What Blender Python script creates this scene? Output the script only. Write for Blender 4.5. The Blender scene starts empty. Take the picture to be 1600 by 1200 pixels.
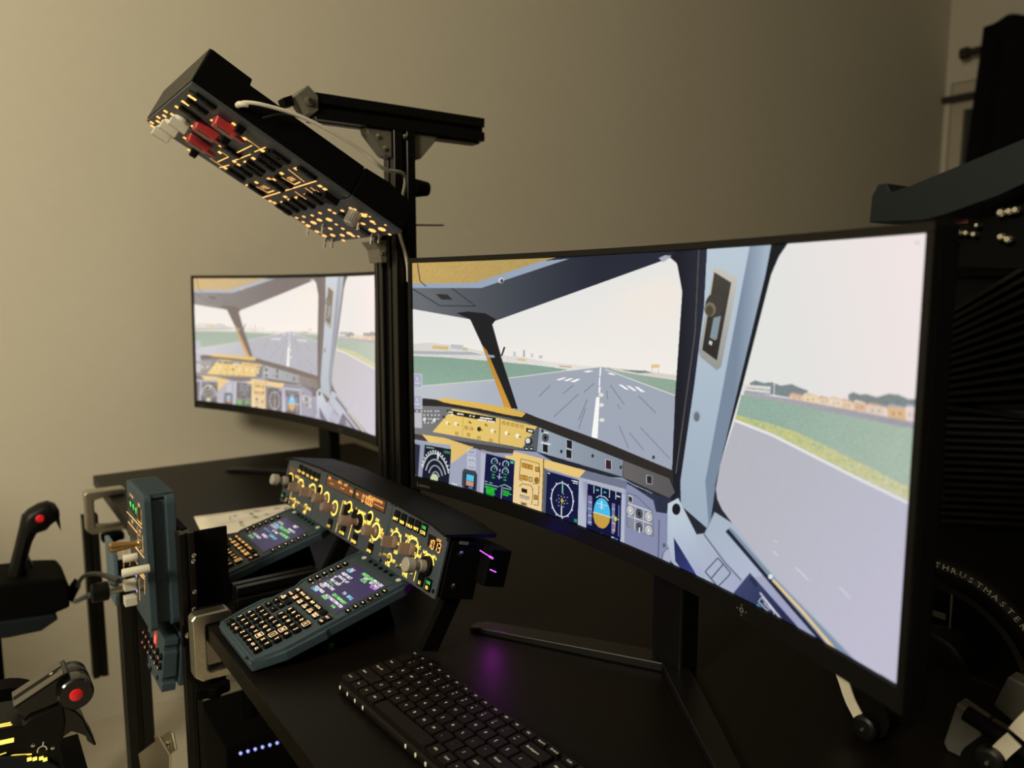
import bpy, math, random
import numpy as np
from mathutils import Vector, Matrix
random.seed(4)
PI = math.pi
S = bpy.context.scene
C = S.collection

# ------------------------------------------------------------------ camera
FPX, HOR, AZ = 1200.0, 450.0, math.radians(54)
CAM = Vector((0, 0, 1.225))
_T = math.atan((600 - HOR) / FPX)
_h = Vector((-math.sin(AZ), math.cos(AZ), 0))
FWD = _h * math.cos(_T) - Vector((0, 0, 1)) * math.sin(_T)
RGT = Vector((math.cos(AZ), math.sin(AZ), 0))
UPV = RGT.cross(FWD)
cd = bpy.data.cameras.new('camera')
cd.sensor_fit = 'HORIZONTAL'; cd.sensor_width = 36; cd.lens = FPX * 36 / 1600
cd.clip_start = 0.02; cd.clip_end = 50
cd.dof.use_dof = True; cd.dof.focus_distance = 0.95; cd.dof.aperture_fstop = 3.9
cam = bpy.data.objects.new('camera', cd); C.objects.link(cam)
m = Matrix((RGT, UPV, -FWD)).transposed().to_4x4(); m.translation = CAM
cam.matrix_world = m
S.camera = cam

# ------------------------------------------------------------------ world, lights, exposure
w = bpy.data.worlds.new('world'); S.world = w; w.use_nodes = True
w.node_tree.nodes['Background'].inputs[0].default_value = (1.0, 0.9, 0.68, 1)
w.node_tree.nodes['Background'].inputs[1].default_value = 0.008
S.view_settings.view_transform = 'Standard'; S.view_settings.look = 'None'
S.view_settings.gamma = 1; S.view_settings.exposure = 0; S.view_settings.use_curve_mapping = False
def lamp(name, loc, power, col, r):
    l = bpy.data.lights.new(name, 'POINT'); l.energy = power; l.color = col; l.shadow_soft_size = r
    o = bpy.data.objects.new(name, l); C.objects.link(o); o.location = loc; return o
lamp('added_wall_fill', (-0.1, -2.0, 2.3), 268, (1.0, 0.885, 0.635), 0.3)  # added light with no visible source, brightens the wall

# ------------------------------------------------------------------ helpers
def ray(x, y): return FWD + RGT * ((x - 800) / FPX) + UPV * ((600 - y) / FPX)
def onx(x, y, X): d = ray(x, y); return CAM + d * ((X - CAM.x) / d.x)
def ony(x, y, Y): d = ray(x, y); return CAM + d * ((Y - CAM.y) / d.y)
def onz(x, y, Z): d = ray(x, y); return CAM + d * ((Z - CAM.z) / d.z)

def frame(o, U, V):
    U = Vector(U).normalized(); V = Vector(V).normalized(); N = U.cross(V)
    M = Matrix((U, V, N)).transposed().to_4x4(); M.translation = Vector(o)
    return M
def hit(M, x, y, h=0.0):
    o = M.translation; N = M.col[2].to_3d(); U = M.col[0].to_3d(); V = M.col[1].to_3d()
    d = ray(x, y); t = (o + N * h - CAM).dot(N) / d.dot(N); p = CAM + d * t - o
    return p.dot(U), p.dot(V)

def s2l(c):
    out = []
    for v in c:
        v = v / 255.0
        out.append(v / 12.92 if v <= 0.04045 else ((v + 0.055) / 1.055) ** 2.4)
    return tuple(out)

def mat(name, col, rough=0.5, metal=0.0, emit=None, es=0.0, spec=0.5, var=0.0, bump=0.0, scale=60.0, coat=0.0, trans=0.0):
    M = bpy.data.materials.new(name); M.use_nodes = True
    nt = M.node_tree; b = nt.nodes['Principled BSDF']
    b.inputs['Base Color'].default_value = (*col, 1)
    b.inputs['Roughness'].default_value = rough
    b.inputs['Metallic'].default_value = metal
    b.inputs['Specular IOR Level'].default_value = spec
    b.inputs['Coat Weight'].default_value = coat
    b.inputs['Transmission Weight'].default_value = trans
    if emit:
        b.inputs['Emission Color'].default_value = (*emit, 1)
        b.inputs['Emission Strength'].default_value = es
    if var or bump:
        tc = nt.nodes.new('ShaderNodeTexCoord')
        n = nt.nodes.new('ShaderNodeTexNoise'); n.inputs['Scale'].default_value = scale; n.inputs['Detail'].default_value = 4
        nt.links.new(tc.outputs['Object'], n.inputs['Vector'])
        if var:
            r = nt.nodes.new('ShaderNodeValToRGB')
            r.color_ramp.elements[0].position = 0.3; r.color_ramp.elements[1].position = 0.7
            r.color_ramp.elements[0].color = (*[c * (1 - var) for c in col], 1)
            r.color_ramp.elements[1].color = (*[min(1, c * (1 + var)) for c in col], 1)
            nt.links.new(n.outputs['Fac'], r.inputs['Fac'])
            nt.links.new(r.outputs['Color'], b.inputs['Base Color'])
        if bump:
            bp = nt.nodes.new('ShaderNodeBump'); bp.inputs['Strength'].default_value = bump; bp.inputs['Distance'].default_value = 0.001
            nt.links.new(n.outputs['Fac'], bp.inputs['Height']); nt.links.new(bp.outputs['Normal'], b.inputs['Normal'])
    return M

MT = dict(
    wall=mat('wall_paint', (0.62, 0.58, 0.49), 0.9, var=0.012, bump=0.06, scale=25),
    ceiling=mat('ceiling_paint', (0.6, 0.57, 0.5), 0.9, var=0.02, scale=10),
    floor=mat('floor_tile', (0.46, 0.42, 0.34), 0.6, var=0.08, scale=6),
    frame_white=mat('window_frame_paint', (0.5, 0.45, 0.36), 0.6, var=0.03),
    glass=mat('window_glass', (0.05, 0.05, 0.05), 0.08),
    curtain=mat('curtain_cloth', (0.006, 0.006, 0.007), 0.95, spec=0.1, bump=0.3, scale=300),
    rod=mat('dark_rod', (0.02, 0.016, 0.012), 0.5, var=0.1),
    desk=mat('desk_laminate', (0.0035, 0.0026, 0.002), 0.40, spec=0.14, var=0.25, bump=0.15, scale=220),
    black=mat('black_plastic', (0.0035, 0.0034, 0.0032), 0.42, spec=0.2, var=0.15, scale=90),
    matte=mat('matte_black', (0.0022, 0.0021, 0.002), 0.7, spec=0.06, var=0.15, bump=0.15, scale=150),
    alu=mat('black_anodised', (0.0035, 0.0032, 0.003), 0.36, spec=0.35, metal=0.0, var=0.15, scale=120),
    gloss=mat('gloss_black', (0.004, 0.0038, 0.0035), 0.14, spec=0.5, var=0.1),
    steel=mat('brushed_steel', (0.62, 0.58, 0.48), 0.34, metal=1.0, var=0.08, bump=0.1, scale=200),
    greymetal=mat('grey_cast_bracket', (0.16, 0.15, 0.12), 0.5, metal=0.3, var=0.1, scale=140),
    screw=mat('screw_steel', (0.75, 0.7, 0.6), 0.25, metal=1.0, var=0.05),
    bluegrey=mat('blue_grey_plastic', (0.032, 0.057, 0.077), 0.55, var=0.12, bump=0.25, scale=260),
    bluegrey2=mat('pale_blue_grey_plastic', (0.10, 0.15, 0.19), 0.55, var=0.1, bump=0.2, scale=200),
    panelgrey=mat('panel_grey', (0.040, 0.056, 0.074), 0.55, var=0.08, bump=0.15, scale=260),
    ovhgrey=mat('overhead_grey', (0.046, 0.052, 0.064), 0.5, var=0.06, bump=0.1, scale=200),
    key=mat('black_key', (0.002, 0.0018, 0.0018), 0.55, spec=0.14, var=0.2),
    kbd=mat('keyboard_black', (0.0045, 0.003, 0.0024), 0.5, spec=0.22, var=0.2, scale=80),
    window=mat('dark_window', (0.004, 0.003, 0.003), 0.25, spec=0.4, var=0.1),
    brownwin=mat('lit_lcd_window', (0.03, 0.012, 0.005), 0.3, emit=(0.30, 0.09, 0.025), es=0.35),
    amber=mat('amber_backlight', (0.9, 0.6, 0.2), 0.5, emit=(1.0, 0.72, 0.10), es=1.25),
    orange=mat('orange_backlight', (0.9, 0.5, 0.2), 0.5, emit=(1.0, 0.52, 0.15), es=1.35),
    lcd=mat('orange_lcd_digit', (0.9, 0.5, 0.2), 0.5, emit=(1.0, 0.38, 0.08), es=1.1),
    keyleg=mat('key_legend_glow', (0.9, 0.7, 0.5), 0.5, emit=(1.0, 0.60, 0.30), es=1.15),
    green=mat('green_light', (0.1, 0.8, 0.2), 0.5, emit=(0.05, 0.9, 0.12), es=0.9),
    red7=mat('red_digit', (0.9, 0.2, 0.15), 0.5, emit=(1.0, 0.16, 0.10), es=1.5),
    white_print=mat('white_print', (0.75, 0.72, 0.66), 0.6, var=0.03),
    grey_print=mat('grey_print', (0.11, 0.11, 0.10), 0.6, var=0.03),
    knob=mat('grey_translucent_knob', (0.20, 0.185, 0.175), 0.35, trans=0.35, emit=(.30, .12, .05), es=.20, var=0.05),
    ivory=mat('ivory_plastic', (0.62, 0.60, 0.52), 0.45, var=0.04),
    greyknob=mat('warm_grey_knob', (0.32, 0.30, 0.27), 0.5, var=0.06),
    redguard=mat('red_switch_guard', (0.40, 0.034, 0.038), 0.35, spec=0.5, var=0.08),
    redbtn=mat('red_button', (0.75, 0.015, 0.02), 0.35, var=0.05),
    gold=mat('brass_lever', (0.55, 0.33, 0.12), 0.28, metal=0.9, var=0.05),
    cable=mat('white_cable', (0.62, 0.58, 0.5), 0.5, var=0.04),
    darkcable=mat('black_cable', (0.01, 0.01, 0.01), 0.5, var=0.1),
    paper=mat('chart_paper', (0.72, 0.68, 0.58), 0.8, var=0.12, scale=9),
    paperink=mat('chart_ink', (0.24, 0.23, 0.21), 0.8, var=0.1),
    purple=mat('magenta_led', (0.5, 0.2, 0.6), 0.4, emit=(0.55, 0.08, 0.85), es=1.5),
    blueled=mat('blue_white_led', (0.5, 0.5, 0.9), 0.4, emit=(0.28, 0.33, 1.0), es=1.3),
    scrblue=mat('indigo_lcd', (0.02, 0.02, 0.05), 0.3, emit=(0.019, 0.014, 0.066), es=1.0),
    lcd_white=mat('lcd_white', (0.8, 0.8, 0.8), 0.4, emit=(0.72, 0.72, 0.86), es=1.0),
    lcd_green=mat('lcd_green', (0.3, 0.8, 0.3), 0.4, emit=(0.16, 0.72, 0.14), es=1.0),
    lcd_cyan=mat('lcd_cyan', (0.3, 0.7, 0.9), 0.4, emit=(0.16, 0.62, 0.85), es=1.0),
    lcd_mag=mat('lcd_magenta', (0.7, 0.3, 0.9), 0.4, emit=(0.55, 0.16, 0.90), es=1.0),
    bluedark=mat('dark_blue_grey', (0.007, 0.011, 0.014), 0.6, spec=0.2, var=0.12, scale=120),  # darker copy of the blue-grey plastic; the tray's shade put into the colour
    armgrey=mat('lever_arm_grey', (0.022, 0.020, 0.016), 0.3, var=0.08),
    highlightgrey=mat('lever_highlight_grey', (0.075, 0.068, 0.052), 0.4, var=0.08),
    endplate_lit=mat('end_plate_lit_grey', (0.030, 0.028, 0.023), 0.6, spec=0.3, var=0.08),  # lighter than the housing black: light on this end put into the colour
    rug=mat('dark_rug', (0.03, 0.022, 0.014), 0.95, var=0.5, bump=0.6, scale=90),
)

# font glyphs, taken once from the built-in font
GL = {}
def load_glyphs(chars):
    cu = bpy.data.curves.new('glyph', 'FONT'); cu.resolution_u = 1; cu.size = 1.0
    ob = bpy.data.objects.new('glyph', cu); C.objects.link(ob)
    for ch in chars:
        cu.body = ch
        dg = bpy.context.evaluated_depsgraph_get(); ev = ob.evaluated_get(dg)
        me = ev.to_mesh()
        vs = [tuple(v.co) for v in me.vertices]; fs = [tuple(p.vertices) for p in me.polygons]
        xs = [v[0] for v in vs] or [0, .3]
        GL[ch] = (vs, fs, min(xs), max(xs))
        ev.to_mesh_clear()
    bpy.data.objects.remove(ob); bpy.data.curves.remove(cu)
load_glyphs("ABCDEFGHIJKLMNOPQRSTUVWXYZ0123456789./+-<>*[]:;,'=°abcdefghijklmnopqrstuvwxyz%&@!()?$#")

class MB:
    def __init__(s): s.v = []; s.f = []
    def add(s, vs, fs):
        n = len(s.v); s.v += [tuple(v) for v in vs]; s.f += [tuple(i + n for i in f) for f in fs]; return s
    def box(s, x0, x1, y0, y1, z0, z1):
        vs = [(x, y, z) for z in (z0, z1) for y in (y0, y1) for x in (x0, x1)]
        return s.add(vs, [(0, 2, 3, 1), (4, 5, 7, 6), (0, 1, 5, 4), (2, 6, 7, 3), (0, 4, 6, 2), (1, 3, 7, 5)])
    def prism(s, poly, z0, z1, ax='xyz', k=1.0, top=None):
        n = len(poly); cx = sum(p[0] for p in poly) / n; cy = sum(p[1] for p in poly) / n
        def mp(a, b, c): d = {ax[0]: a, ax[1]: b, ax[2]: c}; return (d['x'], d['y'], d['z'])
        tp = top or [(cx + (p[0] - cx) * k, cy + (p[1] - cy) * k) for p in poly]
        vs = [mp(p[0], p[1], z0) for p in poly] + [mp(p[0], p[1], z1) for p in tp]
        fs = [tuple(reversed(range(n))), tuple(range(n, 2 * n))] + [(i, (i + 1) % n, (i + 1) % n + n, i + n) for i in range(n)]
        return s.add(vs, fs)
    def cyl(s, p0, p1, r0, r1=None, n=16):
        r1 = r0 if r1 is None else r1
        return s.tube([p0, p1], [r0, r1], n)
    def tube(s, pts, r, n=8):
        pts = [Vector(p) for p in pts]; rs = r if isinstance(r, (list, tuple)) else [r] * len(pts)
        base = len(s.v); prev = None
        for i, p in enumerate(pts):
            t = (pts[min(i + 1, len(pts) - 1)] - pts[max(i - 1, 0)])
            t = t.normalized() if t.length > 1e-9 else Vector((0, 0, 1))
            if prev is None: a = t.orthogonal().normalized()
            else:
                a = prev - t * prev.dot(t); a = a.normalized() if a.length > 1e-6 else t.orthogonal().normalized()
            prev = a; b = t.cross(a)
            for k in range(n):
                q = p + (a * math.cos(2 * PI * k / n) + b * math.sin(2 * PI * k / n)) * rs[i]; s.v.append(tuple(q))
        for i in range(len(pts) - 1):
            for k in range(n):
                a0 = base + i * n + k; a1 = base + i * n + (k + 1) % n
                s.f.append((a0, a1, a1 + n, a0 + n))
        s.f.append(tuple(base + k for k in reversed(range(n))))
        s.f.append(tuple(base + (len(pts) - 1) * n + k for k in range(n)))
        return s
    def lathe(s, prof, n=24, o=(0, 0, 0)):
        base = len(s.v)
        for (r, z) in prof:
            for k in range(n): s.v.append((o[0] + r * math.cos(2 * PI * k / n), o[1] + r * math.sin(2 * PI * k / n), o[2] + z))
        for i in range(len(prof) - 1):
            for k in range(n):
                a0 = base + i * n + k; a1 = base + i * n + (k + 1) % n
                s.f.append((a0, a1, a1 + n, a0 + n))
        s.f.append(tuple(base + k for k in reversed(range(n))))
        s.f.append(tuple(base + (len(prof) - 1) * n + k for k in range(n)))
        return s
    def ring(s, x, y, z, r0, r1, a0=0, a1=360, n=28):
        pts = []
        for k in range(n + 1):
            a = math.radians(a0 + (a1 - a0) * k / n); pts.append((math.cos(a), math.sin(a)))
        vs = [(x + c * r0, y + q * r0, z) for c, q in pts] + [(x + c * r1, y + q * r1, z) for c, q in pts]
        return s.add(vs, [(i, i + n + 1, i + n + 2, i + 1) for i in range(n)])
    def rect(s, x, y, z, w, h, rot=0):
        c, q = math.cos(rot), math.sin(rot)
        vs = [(x + c * a - q * b, y + q * a + c * b, z) for a, b in ((-w / 2, -h / 2), (w / 2, -h / 2), (w / 2, h / 2), (-w / 2, h / 2))]
        return s.add(vs, [(0, 1, 2, 3)])
    def poly(s, pts, z): return s.add([(p[0], p[1], z) for p in pts], [tuple(range(len(pts)))])
    def line(s, x0, y0, x1, y1, z, wd):
        d = Vector((x1 - x0, y1 - y0)); L = d.length
        return s.rect((x0 + x1) / 2, (y0 + y1) / 2, z, L, wd, math.atan2(d.y, d.x))
    def seg(s, t, x, y, h, z):
        # seven-segment digits
        S7 = {'0': 'abcdef', '1': 'bc', '2': 'abged', '3': 'abgcd', '4': 'fgbc', '5': 'afgcd', '6': 'afgedc', '7': 'abc', '8': 'abcdefg', '9': 'abcdfg', '-': 'g'}
        w, p, k = h * .46, h * .74, h * .13; x0 = x - (len(t) - 1) * p / 2
        for i, ch in enumerate(t):
            cx = x0 + i * p
            for q in S7.get(ch, ''):
                dx, dy, hz = {'a': (0, .5, 1), 'g': (0, 0, 1), 'd': (0, -.5, 1), 'f': (-.5, .25, 0), 'b': (.5, .25, 0), 'e': (-.5, -.25, 0), 'c': (.5, -.25, 0)}[q]
                s.rect(cx + dx * w, y + dy * h, z, w * .8 if hz else k, k if hz else h * .42)
        return s
    def text(s, t, x, y, h, z, rot=0, sx=1.0, align='c', gap=0.10, bold=0.0):
        if bold:
            for q in (-bold, bold): s.text(t, x + q * math.cos(rot), y + q * math.sin(rot), h, z + (.00004 if q > 0 else 0), rot, sx, align, gap + .04)
            return s
        # cap height of the built-in font is about 0.70 of its size
        k = h / 0.70; w = 0; pos = []
        for ch in t:
            if ch == ' ' or ch not in GL: w += 0.35; pos.append(None); continue
            vs, fs, a, b = GL[ch]; pos.append((w - a, ch)); w += (b - a) + gap
        w -= gap
        ox = {'c': -w / 2, 'l': 0, 'r': -w}[align]; c, q = math.cos(rot), math.sin(rot)
        for p in pos:
            if p is None: continue
            vs, fs, a, b = GL[p[1]]
            s.add([(x + c * (v[0] + p[0] + ox) * k * sx - q * (v[1] - .35) * k, y + q * (v[0] + p[0] + ox) * k * sx + c * (v[1] - .35) * k, z) for v in vs], fs)
        return s
    def mesh(s, name, mt, smooth=False):
        me = bpy.data.meshes.new(name); me.from_pydata(s.v, [], s.f); me.update()
        if mt is not None: me.materials.append(MT[mt] if isinstance(mt, str) else mt)
        if smooth:
            me.polygons.foreach_set('use_smooth', [True] * len(me.polygons))
            me.set_sharp_from_angle(angle=math.radians(42))
        return me
    def build(s, name, mt, parent=None, smooth=False, bevel=0.0, seg=2):
        o = bpy.data.objects.new(name, s.mesh(name, mt, smooth)); C.objects.link(o)
        if parent: o.parent = parent
        if bevel:
            md = o.modifiers.new('bevel', 'BEVEL'); md.width = bevel; md.segments = seg; md.limit_method = 'ANGLE'; md.angle_limit = math.radians(40)
        return o

def tag(o, label, cat, group=None):
    o['label'] = label; o['category'] = cat
    if group: o['group'] = group
    return o
def thing(name, label, cat, M=None, group=None):
    o = bpy.data.objects.new(name, None); C.objects.link(o); o.empty_display_size = 0.05
    if M is not None: o.matrix_world = M if isinstance(M, Matrix) else Matrix.Translation(M)
    return tag(o, label, cat, group)
def struct(o): o['kind'] = 'structure'; return o
def inst(name, me, parent, loc=(0, 0, 0), rz=0.0, scale=None):
    o = bpy.data.objects.new(name, me); C.objects.link(o); o.parent = parent; o.location = loc
    if rz: o.rotation_euler = (0, 0, rz)
    if scale: o.scale = scale
    return o
def rrect(w, h, r, n=3, cx=0, cy=0):
    out = []
    for (sx, sy, a) in ((1, -1, -90), (1, 1, 0), (-1, 1, 90), (-1, -1, 180)):
        for k in range(n + 1):
            t = math.radians(a + 90 * k / n)
            out.append((cx + sx * (w / 2 - r) + r * math.cos(t), cy + sy * (h / 2 - r) + r * math.sin(t)))
    return out
def slot_profile(s):
    h = s / 2; g = 0.0042 * s / .04; d = 0.007 * s / .04
    q = [(-h, -h), (-g, -h), (-g, -h + d), (g, -h + d), (g, -h)]
    out = []
    for k in range(4):
        c, n = math.cos(k * PI / 2), math.sin(k * PI / 2)
        out += [(x * c - y * n, x * n + y * c) for x, y in q]
    return out
def extrusion(mb, p0, p1, size=.04, yaw=0.0):
    p0 = Vector(p0); p1 = Vector(p1); t = (p1 - p0).normalized()
    a = Vector((1, 0, 0)) if abs(t.x) < .9 else Vector((0, 1, 0))
    a = (a - t * a.dot(t)).normalized(); b = t.cross(a)
    pr = slot_profile(size); n = len(pr)
    vs = [p0 + a * x + b * y for x, y in pr] + [p1 + a * x + b * y for x, y in pr]
    mb.add(vs, [tuple(reversed(range(n))), tuple(range(n, 2 * n))] + [(i, (i + 1) % n, (i + 1) % n + n, i + n) for i in range(n)])
    return mb
def screwhead(mb, p, nrm, r=.004):
    p = Vector(p); nrm = Vector(nrm).normalized()
    return mb.tube([p, p + nrm * r * .35, p + nrm * r * .6], [r, r, r * .6], 12)
def smoothpath(pts, k=6):
    pts = [Vector(p) for p in pts]; out = []
    for i in range(len(pts) - 1):
        p0 = pts[max(i - 1, 0)]; p1 = pts[i]; p2 = pts[i + 1]; p3 = pts[min(i + 2, len(pts) - 1)]
        for j in range(k):
            t = j / k
            out.append(0.5 * ((2 * p1) + (p2 - p0) * t + (2 * p0 - 5 * p1 + 4 * p2 - p3) * t * t + (3 * p1 - p0 - 3 * p2 + p3) * t ** 3))
    out.append(pts[-1]); return out

# ------------------------------------------------------------------ setting
XW, YB, ZD, YF = -2.36, 4.95, 0.74, 0.266      # left wall, back wall, desk top, desk front edge
struct(MB().box(XW - .1, 3.2, -3.6, YB + .1, -.05, 0).build('floor', 'floor'))
struct(MB().box(XW - .1, XW, -3.6, YB, 0, 3.3).build('wall_left', 'wall'))
struct(MB().box(XW - .1, XW + .03, YB, YB + .1, 0, 3.3).box(XW + .03, -1.76, YB, YB + .1, 2.44, 3.3).box(XW + .03, 3.2, YB, YB + .1, 0, .9)
       .box(-1.76, .8, YB, YB + .1, 2.44, 3.3).box(.8, 3.2, YB, YB + .1, .9, 3.3).build('wall_back', 'wall'))
struct(MB().box(XW - .1, 3.2, -3.6, YB + .1, 3.3, 3.35).build('ceiling', 'ceiling'))
wn = struct(MB().box(XW + .03, .8, YB + .05, YB + .056, .9, 2.44).build('window_1', 'glass'))
for (a, b, c, d) in ((XW + .03, XW + .10, .97, 2.28), (.73, .8, .97, 2.28), (XW + .03, .8, 2.28, 2.44), (XW + .03, .8, .9, .97), (-.82, -.74, .97, 2.28)):
    MB().box(a, b, YB + .02, YB + .09, c, d).build('window_frame', 'frame_white', wn, bevel=.004)
MB().box(XW + .0, .85, YB - .05, YB - .001, 2.325, 2.36).build('window_head_trim', 'rod', wn, bevel=.004)
rod = thing('curtain_rod', 'dark curtain rod with a blunt end above the window', 'curtain rod', (0, 0, 0))
zr = ony(1510, 83, YB - .10).z
xr = ony(1505, 83, YB - .10).x
MB().cyl((xr, YB - .10, zr), (1.0, YB - .10, zr), .022, n=12).build('pole', 'rod', rod, True)
MB().cyl((xr - .01, YB - .10, zr), (xr + .03, YB - .10, zr), .034, n=12).build('finial', 'rod', rod, True)
MB().box(xr + .10, xr + .14, YB - .10, YB, zr - .07, zr - .03).box(xr + .11, xr + .13, YB - .12, YB - .08, zr - .06, zr + .01).build('bracket', 'rod', rod)
# curtain: pleated sheet
cx0 = ony(1540, 120, YB - .10).x; cxb = ony(1505, 300, YB - .10).x
cm = MB(); nc = 110; zs = [zr + .10, zr + .02, 2.2, 1.6, 1.0, .3]
for j, z in enumerate(zs):
    for i in range(nc + 1):
        t = i / nc; off = (cxb - cx0) * (0, .1, .35, .8, 1.0, 1.0)[j]
        x = cx0 + off + t * (1.3 - cx0)
        cm.v.append((x, YB - .172 + .036 * math.sin(t * nc * .9) + .01 * math.sin(j * 2 + t * 30), z + (.03 * math.sin(t * nc * .45) if j == 0 else 0)))
for j in range(len(zs) - 1):
    for i in range(nc):
        a = j * (nc + 1) + i; cm.f.append((a, a + 1, a + nc + 2, a + nc + 1))
cu = cm.build('curtain', 'curtain', smooth=True)
sm = cu.modifiers.new('thick', 'SOLIDIFY'); sm.thickness = .006
tag(cu, 'black pleated curtain hanging from the rod at the window', 'curtain')

# ------------------------------------------------------------------ desk
desk = thing('desk', 'long black desk carrying the screens and cockpit panels', 'desk', (0, 0, 0))
MB().box(-2.225, .15, YF, 1.0, ZD - .027, ZD).build('desk_top', 'desk', desk, bevel=.002)
for (x, y) in ((-2.12, .80), (0.05, .80), (0.05, .36)):
    MB().box(x - .03, x + .03, y - .03, y + .03, 0, ZD - .027).build('leg', 'matte', desk, bevel=.003)
MB().box(-2.1, 0.05, .79, .81, ZD - .12, ZD - .03).build('rear_rail', 'matte', desk)

# ------------------------------------------------------------------ monitors
RS, AW, SH = 1.5, 0.797, 0.334
TH = AW / 2 / RS; ZC = RS * math.cos(TH)
def mon_frame(cx, cy, cz, yaw, tilt):
    U = Vector((math.cos(yaw), math.sin(yaw), 0)); n = Vector((math.sin(yaw), -math.cos(yaw), 0))
    V = Vector((0, 0, math.cos(tilt))) - n * math.sin(tilt)
    return frame((cx, cy, cz), U, V)
MBIG = mon_frame(-.663, .566, 1.096, -.03, .001)
MLEFT = mon_frame(-1.83, .619, 1.084, .215, .023)
_inv = MBIG.inverted()
_o = _inv @ CAM; _R3 = _inv.to_3x3()
def uvs(x, y):
    d = _R3 @ ray(x, y)
    a = d.x * d.x + d.z * d.z; b = 2 * (_o.x * d.x + (_o.z - ZC) * d.z); c = _o.x ** 2 + (_o.z - ZC) ** 2 - RS * RS
    t = (-b + math.sqrt(max(b * b - 4 * a * c, 0))) / (2 * a)
    p = _o + d * t
    return math.atan2(p.x, ZC - p.z) / (2 * TH) + .5, p.y / SH + .5

CW, CH = 2000, 880
CAN = np.zeros((CH, CW, 3), np.float32)
rng = np.random.default_rng(3)
def cpx(x, y):
    u, v = uvs(x, y); return u * CW, (1 - v) * CH
def fill(pts, col, col2=None, g=None, noise=0.0, ns=3):
    P = []
    n = len(pts)
    for i in range(n):
        a, b = pts[i], pts[(i + 1) % n]; L = math.hypot(b[0] - a[0], b[1] - a[1]); k = max(1, int(L / 25))
        for j in range(k): P.append(cpx(a[0] + (b[0] - a[0]) * j / k, a[1] + (b[1] - a[1]) * j / k))
    P = np.array(P); y0 = max(0, int(P[:, 1].min())); y1 = min(CH - 1, int(P[:, 1].max()) + 1)
    if y1 <= y0: return
    X0, Y0 = P[:, 0], P[:, 1]; X1, Y1 = np.roll(X0, -1), np.roll(Y0, -1)
    c1 = np.array(col, np.float32); 
    if col2 is not None:
        q0 = np.array(cpx(*g[0])); q1 = np.array(cpx(*g[1])); dv = q1 - q0; dd = dv @ dv; c2 = np.array(col2, np.float32)
    for y in range(y0, y1 + 1):
        yy = y + .5
        k = ((Y0 <= yy) & (Y1 > yy)) | ((Y1 <= yy) & (Y0 > yy))
        if not k.any(): continue
        xs = np.sort(X0[k] + (yy - Y0[k]) * (X1[k] - X0[k]) / (Y1[k] - Y0[k]))
        for a, b in zip(xs[::2], xs[1::2]):
            a = max(0, int(round(a))); b = min(CW, int(round(b)))
            if b <= a: continue
            if col2 is None: row = np.broadcast_to(c1, (b - a, 3))
            else:
                t = np.clip(((np.arange(a, b) + .5 - q0[0]) * dv[0] + (yy - q0[1]) * dv[1]) / dd, 0, 1)[:, None]
                row = c1 * (1 - t) + c2 * t
            if noise:
                row = row + np.repeat(rng.normal(0, noise, ((b - a) // ns + 1, 1)), ns, 0)[:b - a]
            CAN[y, a:b] = row
def stroke(pts, wd, col, closed=False):
    n = len(pts)
    for i in range(n if closed else n - 1):
        a, b = pts[i], pts[(i + 1) % n]; dx, dy = b[0] - a[0], b[1] - a[1]; L = math.hypot(dx, dy) or 1
        nx, ny = -dy / L * wd / 2, dx / L * wd / 2
        fill([(a[0] + nx, a[1] + ny), (b[0] + nx, b[1] + ny), (b[0] - nx, b[1] - ny), (a[0] - nx, a[1] - ny)], col)
def ell(cx, cy, rx, ry, n=20, a0=0, a1=360, sk=0.0):
    out = []
    for k in range(n + (0 if a1 - a0 == 360 else 1)):
        a = math.radians(a0 + (a1 - a0) * k / n); out.append((cx + rx * math.cos(a), cy + ry * math.sin(a) + sk * rx * math.cos(a)))
    return out
c6 = lambda L: [(640 + x * .275, 390 + y * .275) for x, y in L]
c7 = lambda L: [(640 + x * .275, 610 + y * .275) for x, y in L]
c8 = lambda L: [(1020 + x / 3, 350 + y / 3) for x, y in L]
c9 = lambda L: [(1000 + x / 3, 700 + y / 3) for x, y in L]
cP = lambda L: [(640 + x * .1375, 640 + y * .1375) for x, y in L]
cQ = lambda L: [(820 + x / 6, 700 + y / 6) for x, y in L]
SKY0, SKY1 = (226, 227, 225), (240, 235, 229)
RUN0, RUN1 = (160, 167, 180), (158, 165, 181)

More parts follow.
